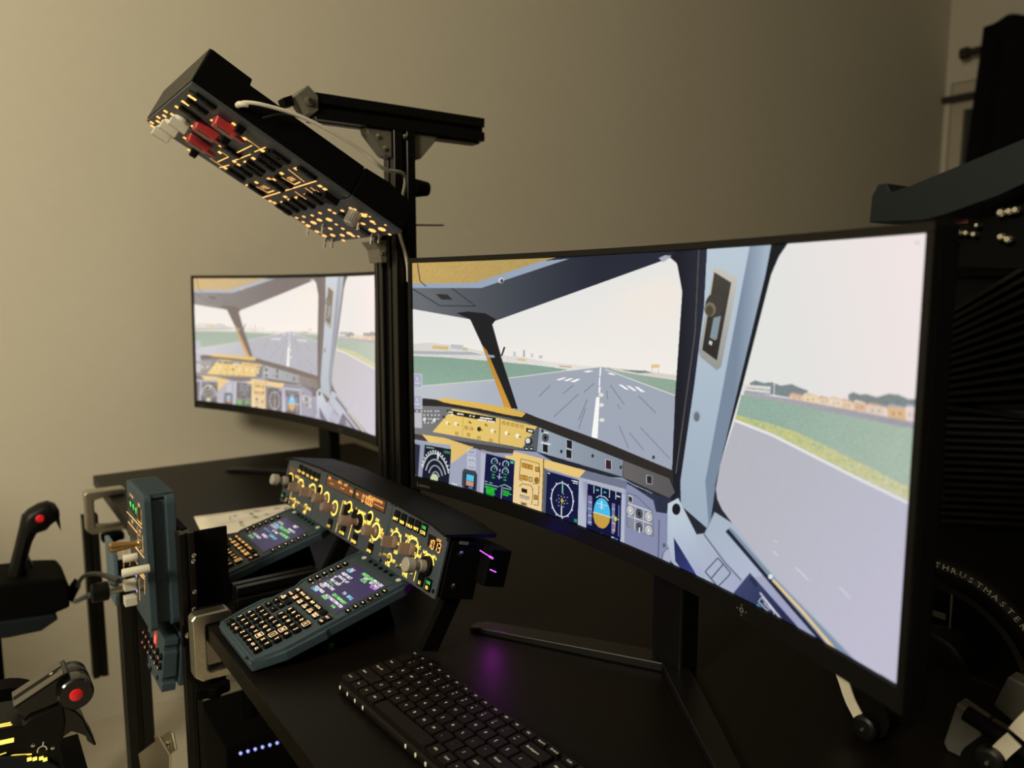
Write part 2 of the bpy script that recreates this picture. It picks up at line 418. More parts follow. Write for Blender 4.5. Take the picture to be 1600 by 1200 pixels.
def paint_screen():
    CAN[:] = (34, 38, 48)
    # ---- left and centre windscreens
    for win in (c6([(-20, 330), (340, 395), (350, 405), (410, 540), (545, 900), (545, 930), (-20, 880)]),
                c6([(470, 425), (490, 400), (1480, 45), (1515, 75), (1540, 130), (1552, 240), (1535, 500), (1510, 830)]) + [(1050, 737), (942, 692), (838, 653), (806, 640)]):
        fill(win, SKY0, SKY1, ((850, 420), (860, 575)))
    # cloud tint
    for (cx, cy, rx, ry, k) in ((1010, 480, 60, 36, .4), (1040, 462, 36, 26, .6), (985, 470, 50, 20, .3), (960, 505, 30, 16, .3)):
        a, b = cpx(cx, cy); r0 = rx * 1.9; r1 = ry * 2.3
        yy, xx = np.mgrid[0:CH, 0:CW]; g = np.exp(-((xx - a) / r0) ** 2 - ((yy - b) / r1) ** 2) * k
        mk = (CAN[:, :, 0] > 215)
        CAN[mk] = CAN[mk] * (1 - g[mk][:, None]) + np.array((243, 232, 219)) * g[mk][:, None]
    # runway floor of both windows
    fill(c6([(-20, 660), (1085, 668), (545, 935), (-20, 900)]), (188, 193, 200), (172, 178, 190), ((700, 580), (760, 640)))
    fill([(938, 573), (1062, 592), (1062, 740), (1050, 737), (942, 692), (838, 653), (806, 640), (780, 575), (887, 577)], RUN0, RUN1, ((938, 578), (940, 690)))
    # city strip
    fill(c6([(-20, 540), (110, 528), (250, 545), (330, 560), (400, 575), (520, 600), (640, 610), (800, 640), (1000, 660), (1085, 668), (900, 690), (-20, 615)]), (214, 211, 205), (226, 222, 216), ((645, 545), (900, 572)), noise=7, ns=6)
    fill(c6([(-20, 575), (350, 582), (420, 600), (-20, 592)]), (172, 176, 184))
    for (x, y, w_, h_, c) in ((130, 545, 90, 18, (216, 186, 120)), (235, 538, 70, 25, (190, 192, 195)), (610, 618, 50, 12, (220, 190, 130)), (645, 570, 10, 40, (165, 172, 180)), (300, 555, 30, 20, (205, 190, 170)), (850, 658, 70, 8, (202, 170, 150)), (590, 580, 14, 25, (196, 198, 202)), (690, 590, 12, 22, (200, 202, 205)), (735, 600, 20, 18, (196, 196, 198))):
        fill(c6([(x, y), (x + w_, y + w_ * .07), (x + w_, y + h_ + w_ * .07), (x, y + h_)]), c)
    # grass
    fill(c6([(-20, 603), (200, 612), (550, 640), (760, 662), (900, 682), (760, 700), (500, 738), (-20, 785)]), (136, 164, 148), (146, 174, 156), ((645, 560), (645, 604)), noise=6)
    stroke(c6([(-20, 782), (500, 738), (880, 690)]), 1.6, (205, 206, 200))
    fill(c6([(1105, 672), (1300, 690), (1525, 715), (1512, 828), (1300, 752)]), (156, 174, 160), (142, 166, 150), ((945, 577), (1055, 610)), noise=6)
    fill(c6([(1120, 668), (1380, 695), (1525, 715), (1523, 745), (1320, 715), (1180, 690)]), (214, 208, 200), noise=5)
    fill(c6([(1200, 683), (1340, 688), (1380, 700), (1300, 702)]), (120, 138, 140))
    stroke(c6([(1110, 680), (1300, 752), (1512, 830)]), 1.6, (214, 214, 210))
    fill(c6([(1372, 652), (1420, 652), (1420, 672), (1372, 672)]), (226, 196, 140))
    stroke(c6([(1378, 665), (1378, 700)]), 1, (210, 190, 160)); stroke(c6([(1414, 665), (1414, 704)]), 1, (210, 190, 160))
    # runway markings
    for q in ([(832, 740), (875, 726), (893, 728), (852, 743)], [(872, 745), (915, 730), (932, 732), (895, 748)], [(912, 750), (955, 733), (972, 736), (938, 753)],
              [(1185, 766), (1205, 768), (1250, 797), (1228, 795)], [(1232, 772), (1252, 775), (1292, 803), (1272, 801)], [(1278, 778), (1298, 781), (1340, 810), (1315, 808)],
              [(985, 694), (1020, 686), (1050, 690), (1010, 698)], [(1120, 700), (1150, 702), (1175, 715), (1140, 710)]):
        fill(c6(q), (246, 246, 244))
    for a, b, wd in (((1085, 668), (1082, 720), 2.4), ((1080, 725), (1078, 775), 2.2), ((1080, 780), (1078, 815), 3)):
        stroke(c6([a, b]), wd, (236, 238, 240))
    fill(c7([(1060, 38), (1080, 38), (1068, 272), (1033, 268)]), (247, 247, 245))
    for (x, y) in ((1085, 160), (1082, 75), (1080, 18)): fill([(a, b) for a, b in ell(*c7([(x + 8, y + 8)])[0], 4, 3)], (226, 222, 210))
    for a, b in (((800, 770), (735, 835)), ((930, 770), (870, 820)), ((960, 820), (820, 950)), ((1010, 850), (960, 970)), ((1120, 800), (1125, 850)), ((1140, 770), (1220, 880)), ((1300, 830), (1400, 930)), ((1180, 880), (1195, 905)), ((1050, 760), (990, 810))):
        stroke(c6([a, b]), 1.6, (126, 132, 148))
    for a, b in (((1190, 200), (1245, 330)), ((1310, 210), (1480, 390)), ((1250, 240), (1330, 340)), ((1000, 100), (960, 220))):
        stroke(c7([a, b]), 1.6, (128, 133, 148))
    # ---- overhead liner
    fill([(640, 450), (752, 450), (887, 404), (1048, 390), (1062, 398), (1047, 403), (775, 501), (735, 499), (640, 481)], (104, 108, 112), (36, 41, 54), ((660, 470), (930, 430)))
    fill([(640, 398), (900, 394), (846, 409), (741, 443), (640, 444)], (196, 164, 96), (176, 150, 92), ((650, 412), (840, 415)), noise=9)
    fill([(640, 443), (741, 442), (847, 408), (890, 404), (752, 450), (640, 450)], (150, 164, 186))
    stroke(c6([(45, 80), (60, 180), (95, 210)]), 1.6, (70, 64, 52))
    stroke(c6([(20, 225), (170, 318), (375, 322), (240, 220)]), 1.6, (52, 55, 60))
    fill(c6([(148, 252), (215, 255), (245, 285), (180, 283)]), (48, 46, 44)); fill(ell(*c6([(520, 175)])[0], 4.5, 4.5), (205, 205, 205)); fill(ell(*c6([(524, 178)])[0], 2.5, 3), (70, 70, 72))
    fill(c6([(1415, 48), (1450, 32), (1495, 35), (1440, 72)]), (168, 172, 184))
    # centre pillar
    fill(c6([(265, 360), (330, 352), (430, 362), (490, 395), (470, 425), (475, 470), (615, 905), (540, 900), (410, 540), (345, 398)]), (30, 30, 34))
    fill(c6([(410, 540), (440, 575), (580, 905), (540, 900)]), (186, 132, 48), (206, 150, 60), ((755, 545), (790, 635)))
    fill(c6([(425, 595), (480, 600), (485, 615), (440, 612)]), (150, 155, 165)); stroke(c6([(540, 553), (522, 605)]), 2.6, (30, 32, 38))
    # ---- centre post between windscreen and side window
    fill([(1050, 737), (1055, 618), (1066, 456), (1058, 412), (1047, 402), (1062, 385), (1120, 385), (1112, 560), (1066, 760), (1050, 800)], (26, 28, 38), (40, 44, 58), ((1060, 500), (1100, 500)))
    stroke([(1092, 390), (1086, 520), (1056, 740)], 2.0, (84, 80, 76))
    fill([(1105, 385), (1172, 382), (1140, 560), (1104, 752), (1110, 830), (1064, 790), (1063, 752), (1085, 600), (1100, 480)], (186, 200, 212), (158, 174, 190), ((1130, 400), (1085, 800)))
    fill([(1172, 382), (1210, 380), (1198, 430), (1155, 600), (1118, 760), (1108, 830), (1102, 752), (1138, 560)], (120, 136, 156), (164, 180, 196), ((1150, 560), (1186, 566)))
    fill([(1206, 378), (1236, 376), (1222, 398), (1208, 428), (1165, 590), (1125, 745), (1122, 770), (1117, 760), (1155, 600), (1196, 430)], (22, 25, 30))
    fill(c8([(285, 200), (330, 215), (395, 252), (392, 300), (320, 670), (300, 686), (225, 625), (215, 600)]), (196, 194, 186), (150, 150, 146), ((1130, 420), (1105, 570)))
    fill(c8([(288, 225), (368, 275), (300, 640), (232, 590)]), (70, 66, 58), (44, 42, 40), ((1118, 430), (1110, 560)))
    fill(ell(*c8([(290, 380)])[0], 15, 19, sk=-.1), (66, 62, 56)); fill(ell(*c8([(268, 400)])[0], 9, 11), (120, 112, 92)); fill(ell(*c8([(266, 406)])[0], 6, 8), (78, 72, 60))
    fill(c8([(285, 440), (320, 430), (300, 540), (262, 560)]), (132, 146, 152)); fill(c8([(262, 530), (290, 545), (280, 610), (255, 590)]), (44, 42, 40)); fill(c8([(265, 545), (280, 552), (276, 570), (262, 562)]), (205, 205, 200))
    fill(ell(*c8([(205, 902)])[0], 6, 9), (150, 160, 170)); fill(ell(*c8([(206, 904)])[0], 4.2, 7), (104, 112, 124))
    # ---- side window
    sw = c8([(640, 60), (1340, 10), (1340, 900), (1300, 1200)]) + c9([(1300, 1150), (1000, 990), (620, 600), (432, 352), (385, 290), (362, 240), (355, 190), (375, 80)]) + c8([(420, 760), (555, 235), (592, 150), (632, 92)])
    fill(sw, (226, 226, 223), (240, 228, 226), ((1220, 500), (1440, 420)))
    fill(c8([(432, 782), (820, 858), (1240, 935), (1340, 955), (1340, 1300)]) + c9([(1300, 1160), (1000, 990), (620, 600), (432, 352), (385, 290), (362, 240), (355, 190), (375, 80)]), (180, 181, 190), (190, 188, 206), ((1180, 720), (1380, 950)), noise=2)
    # trees and houses
    fill(c8([(455, 745), (480, 733), (520, 745), (560, 742), (600, 758), (650, 750), (690, 768), (725, 780), (730, 805), (640, 812), (560, 800), (455, 785)]), (124, 136, 138), noise=8)
    fill(c8([(425, 752), (552, 762), (550, 800), (425, 782)]), (220, 216, 210)); stroke(c8([(440, 768), (548, 780)]), 1.6, (150, 154, 160)); stroke(c8([(570, 720), (568, 805)]), 1.2, (232, 232, 230))
    fill(c8([(430, 780), (552, 795), (550, 802), (430, 790)]), (150, 160, 165))
    fill(c8([(915, 800), (940, 788), (970, 800), (1000, 797), (1050, 812), (1110, 795), (1150, 800), (1200, 822), (1240, 820), (1240, 862), (1100, 862), (920, 838)]), (128, 136, 136), noise=8)
    for (x, y, w_, h_, c, rf) in ((640, 797, 70, 26, (222, 178, 140), (196, 134, 110)), (705, 797, 70, 38, (232, 206, 150), (220, 180, 150)), (775, 812, 60, 30, (230, 196, 160), (206, 150, 120)), (830, 815, 60, 42, (236, 210, 176), (214, 186, 160)),
                                  (885, 825, 50, 42, (226, 190, 150), (210, 160, 130)), (940, 832, 60, 42, (214, 160, 120), (230, 214, 196)), (1000, 845, 90, 46, (218, 196, 178), (206, 150, 110)), (1098, 850, 90, 62, (212, 160, 96), (120, 148, 180)), (1185, 850, 60, 74, (228, 208, 206), (112, 140, 175))):
        c = tuple(a * .62 + b * .38 for a, b in zip(c, (232, 222, 212))); rf = tuple(a * .62 + b * .38 for a, b in zip(rf, (226, 216, 208)))
        fill(c8([(x, y), (x + w_, y + w_ * .12), (x + w_, y + h_ + w_ * .14), (x, y + h_)]), c, noise=5, ns=7)
        fill(c8([(x - 2, y + 3), (x + w_ * .2, y - 8), (x + w_ * .85, y + w_ * .06), (x + w_, y + w_ * .12 + 3)]), rf)
        for q in (.25, .6): fill(c8([(x + w_ * q, y + h_ * .4 + w_ * .05), (x + w_ * (q + .14), y + h_ * .4 + w_ * .06), (x + w_ * (q + .14), y + h_ * .7 + w_ * .06), (x + w_ * q, y + h_ * .7 + w_ * .05)]), tuple(k * .82 for k in c))
    fill(c8([(425, 790), (600, 812), (850, 858), (1240, 932), (1240, 968), (850, 888), (600, 836), (425, 804)]), (168, 166, 172), (160, 156, 166), ((1163, 615), (1428, 660)), noise=6)
    fill(c8([(415, 800), (600, 834), (850, 886), (1300, 975), (1300, 1100)]) + [(1445, 775), (1421, 764), (1303, 705), (1247, 678), (1207, 665), (1150, 650)], (146, 172, 158), (168, 186, 170), ((1200, 640), (1380, 760)), noise=6)
    fill([(1150, 648), (1207, 663), (1247, 676), (1303, 703), (1421, 762), (1445, 773), (1445, 794), (1333, 741), (1270, 709), (1207, 677), (1149, 655)], (190, 194, 126), (202, 200, 160), ((1150, 655), (1400, 760)), noise=9, ns=5)
    for k in range(60):
        t = random.random(); x = 420 + t * 780; y = 900 + t * 355 + random.uniform(-40, 8) * (.35 + t)
        fill(c8([(x, y), (x + 9, y + 2), (x + 16, y + 14), (x - 3, y + 10)]), random.choice([(190, 196, 128), (160, 184, 156), (176, 188, 138)]))
    stroke([(1148.7, 657), (1207, 680), (1270, 712), (1333, 744), (1440, 796)], 4.0, (232, 230, 230))
    for a, b in (((625, 482), (645, 505)), ((730, 560), (790, 620)), ((935, 650), (985, 705)), ((630, 435), (645, 440))): stroke(c9([a, b]), 1.8, (212, 212, 216))
    fill(c8([(1228, 78), (1252, 84), (1250, 98), (1228, 94)]), (216, 208, 214))
    # ---- glareshield and autopilot panel
    fill(c7([(-20, 40), (80, 45), (250, 62), (560, 100), (655, 125), (720, 152), (1100, 290), (1495, 455), (1500, 540), (1215, 398), (735, 210), (650, 175), (300, 105), (-20, 85)]), (44, 40, 38))
    fill(c7([(-20, 85), (200, 92), (300, 105), (650, 175), (735, 210), (720, 345), (590, 335), (-20, 240)]), (122, 122, 124), (88, 92, 98), ((650, 650), (835, 690)))
    fill(c7([(150, 52), (200, 44), (330, 62), (560, 98), (660, 128), (640, 152), (560, 140), (400, 105), (200, 70)]), (228, 188, 92), (214, 174, 84), ((690, 626), (815, 648)))
    fill(c7([(242, 105), (330, 118), (725, 205), (640, 328), (560, 312), (130, 236)]), (232, 200, 112), (222, 190, 108), ((700, 650), (820, 680)))
    fill(c7([(208, 110), (490, 155), (488, 182), (225, 135)]), (28, 30, 22))
    for (x, y, w_) in ((220, 118, 26), (232, 132, 18), (270, 128, 36), (340, 140, 10), (360, 143, 10), (400, 150, 70), (388, 160, 50), (445, 170, 38)): fill(c7([(x, y), (x + w_, y + w_ * .14), (x + w_, y + w_ * .14 + 8), (x, y + 8)]), (238, 236, 224))
    for (x, y, r, c) in ((212, 185, 7, (246, 236, 190)), (262, 190, 8, (246, 236, 190)), (395, 220, 9, (40, 38, 34)), (470, 230, 9, (238, 232, 200)), (550, 242, 8, (245, 240, 214)), (612, 258, 9, (245, 240, 214)), (680, 288, 11, (210, 212, 214)), (340, 180, 5, (150, 122, 60)), (432, 195, 5, (150, 122, 60)), (85, 165, 8, (220, 220, 216)), (140, 170, 8, (225, 225, 222)), (192, 150, 5, (50, 50, 50))):
        fill(ell(*c7([(x, y)])[0], r * .34, r * .4), c)
        stroke(c7([(x + r, y + 3), (x + r * 2.2, y + 8)]), 1.6, (76, 62, 34))
    for (x, y) in ((322, 212), (352, 217), (335, 252), (268, 245), (395, 270), (463, 284), (535, 185), (560, 190), (587, 195), (612, 200), (638, 205)):
        fill(c7([(x - 9, y - 10), (x + 9, y - 7), (x + 9, y + 11), (x - 9, y + 8)]), (150, 112, 44)); fill(c7([(x - 6, y - 6), (x + 6, y - 4), (x + 6, y + 8), (x - 6, y + 6)]), (214, 178, 96))
    stroke(c7([(515, 155), (508, 308)]), 1.2, (150, 120, 60)); stroke(c7([(305, 135), (300, 265)]), 1.0, (190, 158, 84))
    for k in range(26): fill(ell(*c7([(45 + k % 7 * 20 + random.uniform(-3, 3), 118 + k // 7 * 22)])[0], 1.3, 1.3, 8), (220, 220, 214))
    fill(c7([(662, 212), (708, 222), (704, 248), (662, 236)]), (30, 30, 26)); fill(c7([(672, 222), (700, 228), (699, 240), (672, 233)]), (226, 224, 210)); fill(ell(*c7([(676, 290)])[0], 6, 7), (44, 44, 48)); fill(ell(*c7([(672, 286)])[0], 3.6, 4.4), (214, 216, 218))
    for x in (655, 682): fill(c7([(x, 318), (x + 20, 322), (x + 20, 345), (x, 340)]), (30, 30, 34)); fill(c7([(x + 5, 327), (x + 15, 329), (x + 15, 337), (x + 5, 335)]), (224, 224, 220))
    # right lower panel strip
    fill(c7([(735, 210), (1215, 398), (1210, 492), (722, 348)]), (150, 162, 174), (128, 138, 152), ((850, 680), (970, 730)))
    fill(c7([(1215, 398), (1475, 500), (1508, 580), (1475, 612), (1210, 492)]), (102, 98, 98), (88, 86, 88), ((980, 730), (1045, 770)))
    stroke(c7([(1215, 398), (1210, 492)]), 1, (60, 62, 68)); stroke(c7([(735, 212), (722, 346)]), 1, (70, 74, 80))
    fill(ell(*c7([(772, 268)])[0], 5, 6.5), (26, 28, 32)); stroke(ell(*c7([(772, 268)])[0], 3.2, 4.4), .8, (150, 155, 160), True); stroke(c7([(745, 296), (802, 308)]), 1.6, (232, 236, 238)); stroke(c7([(762, 238), (788, 245)]), 1.6, (232, 236, 238))
    for (x, y, w_, h_, c) in ((757, 303, 28, 44, (24, 26, 30)), (893, 280, 30, 46, (24, 26, 30)), (890, 335, 30, 46, (24, 26, 30)), (1115, 392, 30, 52, (58, 30, 34)), (1348, 482, 28, 44, (40, 40, 44))):
        fill(c7([(x - 3, y - 3), (x + w_ + 3, y + 6), (x + w_ + 3, y + h_ + 10), (x - 3, y + h_ + 3)]), (196, 204, 212)); fill(c7([(x, y), (x + w_, y + 8), (x + w_, y + h_ + 7), (x, y + h_)]), c)
    for (x, y) in ((862, 347), (1040, 372), (1200, 437), (755, 230), (1386, 380)): fill(ell(*c7([(x, y)])[0], 2, 2.8), (40, 44, 50))
    # ---- main instrument panel
    fill(c7([(-20, 238), (590, 338), (722, 350), (960, 490), (1210, 495), (1250, 520), (1400, 620), (1475, 615), (1470, 640), (1470, 700), (1480, 900), (1520, 1030), (1530, 1060), (1000, 900), (-20, 620)]), (160, 164, 184), (132, 138, 168), ((720, 720), (1000, 880)))
    fill(c7([(-20, 238), (590, 338), (600, 360), (420, 350), (380, 330), (-20, 272)]), (66, 60, 62))
    fill(c7([(70, 250), (200, 270), (345, 318), (365, 320), (238, 415), (232, 310), (110, 295)]), (236, 200, 116), (220, 186, 112), ((660, 685), (730, 710)))
    fill(c7([(590, 345), (765, 392), (1002, 455), (965, 500), (765, 440), (752, 705), (580, 655), (600, 400), (545, 385), (540, 368), (585, 372)]), (230, 196, 120), (236, 208, 160), ((830, 710), (820, 800)))
    fill(c7([(1000, 455), (1240, 518), (1225, 570), (960, 500)]), (112, 118, 138)); fill(c7([(960, 492), (1225, 560), (1225, 585), (955, 515)]), (170, 176, 192)); fill(c7([(405, 335), (545, 372), (545, 390), (405, 352)]), (150, 152, 166))
    fill(c7([(1228, 520), (1345, 575), (1500, 625), (1470, 645), (1462, 700), (1400, 690), (1385, 625)]), (58, 66, 88), (40, 46, 66), ((985, 760), (1030, 790)))
    stroke(c7([(1235, 525), (1340, 580)]), 2.4, (30, 34, 44)); stroke(c7([(1260, 530), (1380, 585)]), 1.2, (150, 160, 176))
    NV, NV2 = (14, 20, 62), (10, 16, 54)
    # navigation display, far left
    fill(c7([(22, 290), (85, 310), (70, 500), (20, 480)]), (150, 154, 176)); fill(c7([(22, 300), (60, 312), (48, 490), (20, 470)]), (44, 46, 62))
    fill(c7([(86, 308), (236, 335), (222, 545), (70, 505)]), (20, 26, 44))
    for (r, c) in ((82, (222, 224, 224)), (62, (190, 194, 204)), (42, (170, 176, 190)), (22, (170, 178, 170))):
        stroke(c7([(148 + r * math.cos(a) * .95, 500 - r * math.sin(a) * 1.72 + r * math.cos(a) * .2) for a in [math.radians(18 + k * 9) for k in range(17)]]), 1.7, c)
    for k in range(15):
        a = math.radians(25 + k * 9.4); p = [(148 + r * math.cos(a) * .95, 500 - r * math.sin(a) * 1.72 + r * math.cos(a) * .2) for r in (85, 93)]
        stroke(c7(p), 1.6, (236, 236, 236))
    stroke(c7([(163, 350), (160, 390)]), 2.2, (240, 240, 240)); fill(ell(*c7([(140, 500)])[0], 6, 7), (196, 210, 170)); fill(c7([(195, 340), (230, 348), (228, 362), (193, 354)]), (60, 120, 80)); fill(c7([(95, 318), (140, 325), (139, 333), (94, 326)]), (130, 160, 140))
    # gear annunciators and standby display
    for (y, h_) in ((335, 24), (372, 30), (408, 34)): stroke(c7([(330, y), (374, y + 8), (372, y + h_ + 8), (328, y + h_), (330, y)]), 1, (206, 210, 220))
    for k in range(3): fill(c7([(334 + k * 13, 378 + k * 2), (343 + k * 13, 380 + k * 2), (338 + k * 13, 394 + k * 2)]), (226, 228, 232)); fill(c7([(334 + k * 13, 414 + k * 2), (343 + k * 13, 416 + k * 2), (342 + k * 13, 432 + k * 2), (333 + k * 13, 430 + k * 2)]), (196, 198, 206))
    fill(c7([(310, 445), (375, 460), (385, 480), (380, 580), (310, 560), (296, 540), (300, 460)]), (60, 62, 76)); fill(c7([(318, 470), (374, 482), (370, 565), (314, 550)]), (16, 20, 40))
    fill(c7([(324, 474), (366, 484), (364, 520), (321, 510)]), (84, 192, 224)); fill(c7([(321, 512), (364, 522), (362, 548), (320, 538)]), (204, 146, 116)); fill(c7([(335, 545), (358, 550), (357, 560), (334, 555)]), (70, 130, 190)); fill(c7([(240, 525), (270, 532), (270, 550), (240, 543)]), (206, 206, 212))
    # engine display
    fill(c7([(405, 350), (432, 358), (420, 598), (400, 590)]), (178, 182, 200)); fill(c7([(434, 358), (596, 400), (586, 642), (418, 597)]), NV)
    for (x, y) in ((482, 405), (546, 420), (480, 448), (544, 462)):
        stroke(ell(*c7([(x, y)])[0], 4.6, 5.4, 14, 150, 390), 1.3, (196, 206, 214)); stroke(c7([(x, y), (x + 8, y - 10)]), 1, (70, 200, 120)); fill(c7([(x - 10, y + 8), (x + 10, y + 13), (x + 10, y + 22), (x - 10, y + 17)]), (60, 110, 96))
    for (x, y) in ((476, 478), (541, 492), (476, 494), (541, 508)): fill(c7([(x - 8, y - 4), (x + 8, y), (x + 8, y + 7), (x - 8, y + 3)]), (50, 178, 76))
    fill(c7([(572, 400), (592, 405), (591, 418), (571, 412)]), (70, 190, 170)); stroke(c7([(512, 470), (508, 505)]), 1.6, (176, 186, 206)); stroke(c7([(496, 488), (526, 496)]), 1.4, (176, 186, 206)); stroke(c7([(512, 412), (511, 425)]), 1.6, (190, 196, 210)); stroke(c7([(514, 448), (512, 462)]), 2, (190, 196, 210))
    stroke(c7([(424, 530), (506, 548)]), 1.2, (180, 186, 200)); stroke(c7([(522, 552), (578, 564)]), 1.2, (180, 186, 200)); stroke(c7([(524, 558), (519, 622)]), 1.2, (180, 186, 200)); stroke(c7([(512, 545), (540, 535), (578, 556)]), 1.4, (150, 196, 150))
    for k, L in enumerate((66, 54, 54, 56, 50, 70)): fill(c7([(428 + (6 if k else 0), 541 + k * 11), (428 + L, 541 + k * 11 + L * .24), (428 + L, 549 + k * 11 + L * .24), (428 + (6 if k else 0), 549 + k * 11)]), (40, 204, 52))
    for k, L in enumerate((36, 48, 30)): fill(c7([(530, 566 + k * 11), (530 + L, 566 + k * 11 + L * .24), (530 + L, 573 + k * 11 + L * .24), (530, 573 + k * 11)]), (40, 204, 52))
    fill(c7([(452, 520), (470, 524), (470, 531), (452, 527)]), (60, 190, 90)); fill(c7([(427, 513), (442, 516), (442, 522), (427, 519)]), (180, 180, 220))
    # centre console strip with buttons
    stroke(c7([(632, 388), (735, 415), (740, 470), (735, 530), (700, 530)]), 1, (110, 86, 44)); stroke(c7([(622, 545), (640, 530), (690, 540), (700, 560), (698, 625), (690, 650)]), 1, (110, 86, 44)); stroke(c7([(632, 390), (622, 505), (640, 515)]), 1, (110, 86, 44)); stroke(c7([(735, 540), (730, 655), (705, 648)]), 1, (110, 86, 44))
    for (x, y, c) in ((650, 425, (196, 140, 50)), (668, 430, (196, 140, 50)), (687, 435, (196, 140, 50)), (725, 448, (190, 140, 60)), (640, 492, (206, 150, 56)), (660, 497, (206, 150, 56)), (688, 505, (206, 180, 130)), (716, 607, (176, 130, 60))):
        fill(c7([(x - 11, y - 15), (x + 11, y - 10), (x + 11, y + 17), (x - 11, y + 12)]), (104, 76, 34)); fill(c7([(x - 8, y - 11), (x + 8, y - 7), (x + 8, y + 13), (x - 8, y + 9)]), c)
    fill(ell(*c7([(721, 510)])[0], 3.6, 5), (140, 104, 50)); fill(c7([(636, 555), (668, 563), (668, 585), (636, 577)]), (26, 24, 22))
    fill(c7([(626, 592), (680, 605), (680, 622), (626, 608)]), (60, 56, 50))
    for k in range(5): fill(c7([(630 + k * 10, 596 + k * 2.4), (637 + k * 10, 597.5 + k * 2.4), (637 + k * 10, 609 + k * 2.4), (630 + k * 10, 607 + k * 2.4)]), (226, 222, 210))
    fill(c7([(630, 630), (668, 640), (668, 660), (630, 650)]), (190, 166, 120)); fill(c7([(636, 637), (662, 643), (662, 653), (636, 647)]), (90, 80, 62))
    stroke(c7([(762, 390), (752, 700)]), 1.4, (90, 76, 52))
    # second navigation display
    fill(c7([(764, 440), (782, 455), (772, 705), (756, 700)]), (90, 92, 104)); fill(c7([(782, 458), (962, 512), (955, 770), (771, 708)]), NV)
    stroke([(x, y) for x, y in ell(*c7([(867, 622)])[0], 17, 26.5, 40, sk=.12)], 1.5, (228, 230, 236), True)
    for k in range(12):
        a = math.radians(k * 30); p = [(867 + r * 62 * math.cos(a), 622 + r * 96 * math.sin(a) + r * 8 * math.cos(a)) for r in (1.02, 1.12)]; stroke(c7(p), 1.5, (228, 230, 236))
    for k in range(14):
        a = math.radians(k * 25.7); fill(ell(*c7([(867 + 33 * math.cos(a) * (1 if k % 2 else .62), 625 + 38 * math.sin(a) * (1 if k % 2 else .62))])[0], .9, .9, 6), (200, 204, 214))
    stroke(c7([(870, 520), (868, 585)]), 1.8, (150, 214, 170)); stroke(c7([(864, 655), (862, 715)]), 1.8, (220, 224, 228)); stroke(c7([(867, 612), (866, 642)]), 1.6, (236, 206, 60)); stroke(c7([(857, 624), (878, 630)]), 1.6, (236, 206, 60))
    fill(c7([(920, 508), (956, 518), (956, 524), (920, 514)]), (220, 224, 230)); fill(c7([(928, 521), (956, 529), (956, 535), (928, 527)]), (214, 218, 226)); fill(c7([(785, 466), (798, 470), (798, 476), (785, 472)]), (214, 218, 226)); fill(c7([(935, 728), (952, 733), (951, 752), (934, 747)]), (40, 150, 90))
    stroke(c7([(815, 732), (816, 722), (910, 748), (910, 756)]), 1.1, (224, 226, 230)); fill(c7([(776, 700), (796, 706), (796, 713), (776, 707)]), (190, 194, 204))
    fill(c7([(962, 512), (1010, 522), (1002, 800), (955, 772)]), (178, 184, 204), (140, 146, 172), ((907, 760), (916, 760)))
    # primary flight display
    fill(c7([(1012, 528), (1204, 585), (1197, 866), (1003, 800)]), NV2)
    for x in (1048, 1090, 1136, 1172): stroke(c7([(x, 540 + (x - 1048) * .26), (x - 1, 585 + (x - 1048) * .27)]), 1.2, (224, 226, 232))
    fill(c7([(1060, 560), (1075, 564), (1075, 573), (1060, 569)]), (60, 200, 214)); fill(c7([(1102, 573), (1118, 577), (1118, 585), (1102, 581)]), (60, 200, 214)); fill(c7([(1176, 596), (1196, 601), (1196, 609), (1176, 604)]), (210, 214, 220))
    ball = [(1045 + 48 + 47 * math.cos(a), 698 + 86 * math.sin(a) + 8 * math.cos(a)) for a in [math.radians(k * 9) for k in range(40)]]
    fill(c7([(min(max(x, 1042), 1139), y) for x, y in ball]), (72, 186, 232))
    fill(c7([(1044, 688), (1140, 720)] + [(min(max(x, 1044), 1139), y) for x, y in ball if y > 705 + (x - 1044) * .3][::1]), (196, 156, 70))
    fill(c7([(1042, 690), (1140, 722), (1134, 752), (1118, 776), (1096, 786), (1072, 776), (1052, 752), (1044, 720)]), (196, 156, 70))
    stroke(c7([(1042, 690), (1150, 724)]), 1.4, (214, 220, 190)); stroke(c7([(1091, 628), (1090, 676)]), 1.6, (220, 232, 236)); stroke(c7([(1062, 640), (1124, 657)]), 1, (200, 226, 236)); stroke(c7([(1076, 660), (1106, 668)]), 1, (200, 226, 236)); stroke(c7([(1060, 610), (1078, 598), (1110, 606), (1130, 628)]), 1.3, (214, 226, 232))
    fill(c7([(1014, 600), (1038, 606), (1034, 768), (1010, 760)]), (112, 118, 164)); fill(c7([(1150, 640), (1168, 645), (1162, 818), (1146, 812)]), (112, 118, 164)); fill(c7([(1186, 645), (1193, 660), (1190, 835), (1183, 825)]), (96, 116, 170)); stroke(c7([(1150, 722), (1190, 735)]), 1.3, (214, 206, 90)); fill(c7([(1166, 716), (1177, 719), (1175, 744), (1164, 741)]), (210, 220, 60)); fill(c7([(1164, 746), (1171, 748), (1167, 806), (1160, 803)]), (196, 130, 140))
    for k in range(4): stroke(c7([(1014, 632 + k * 38), (1036, 638 + k * 38)]), 1, (220, 222, 232)); stroke(c7([(1150, 672 + k * 40), (1166, 677 + k * 40)]), 1, (220, 222, 232))
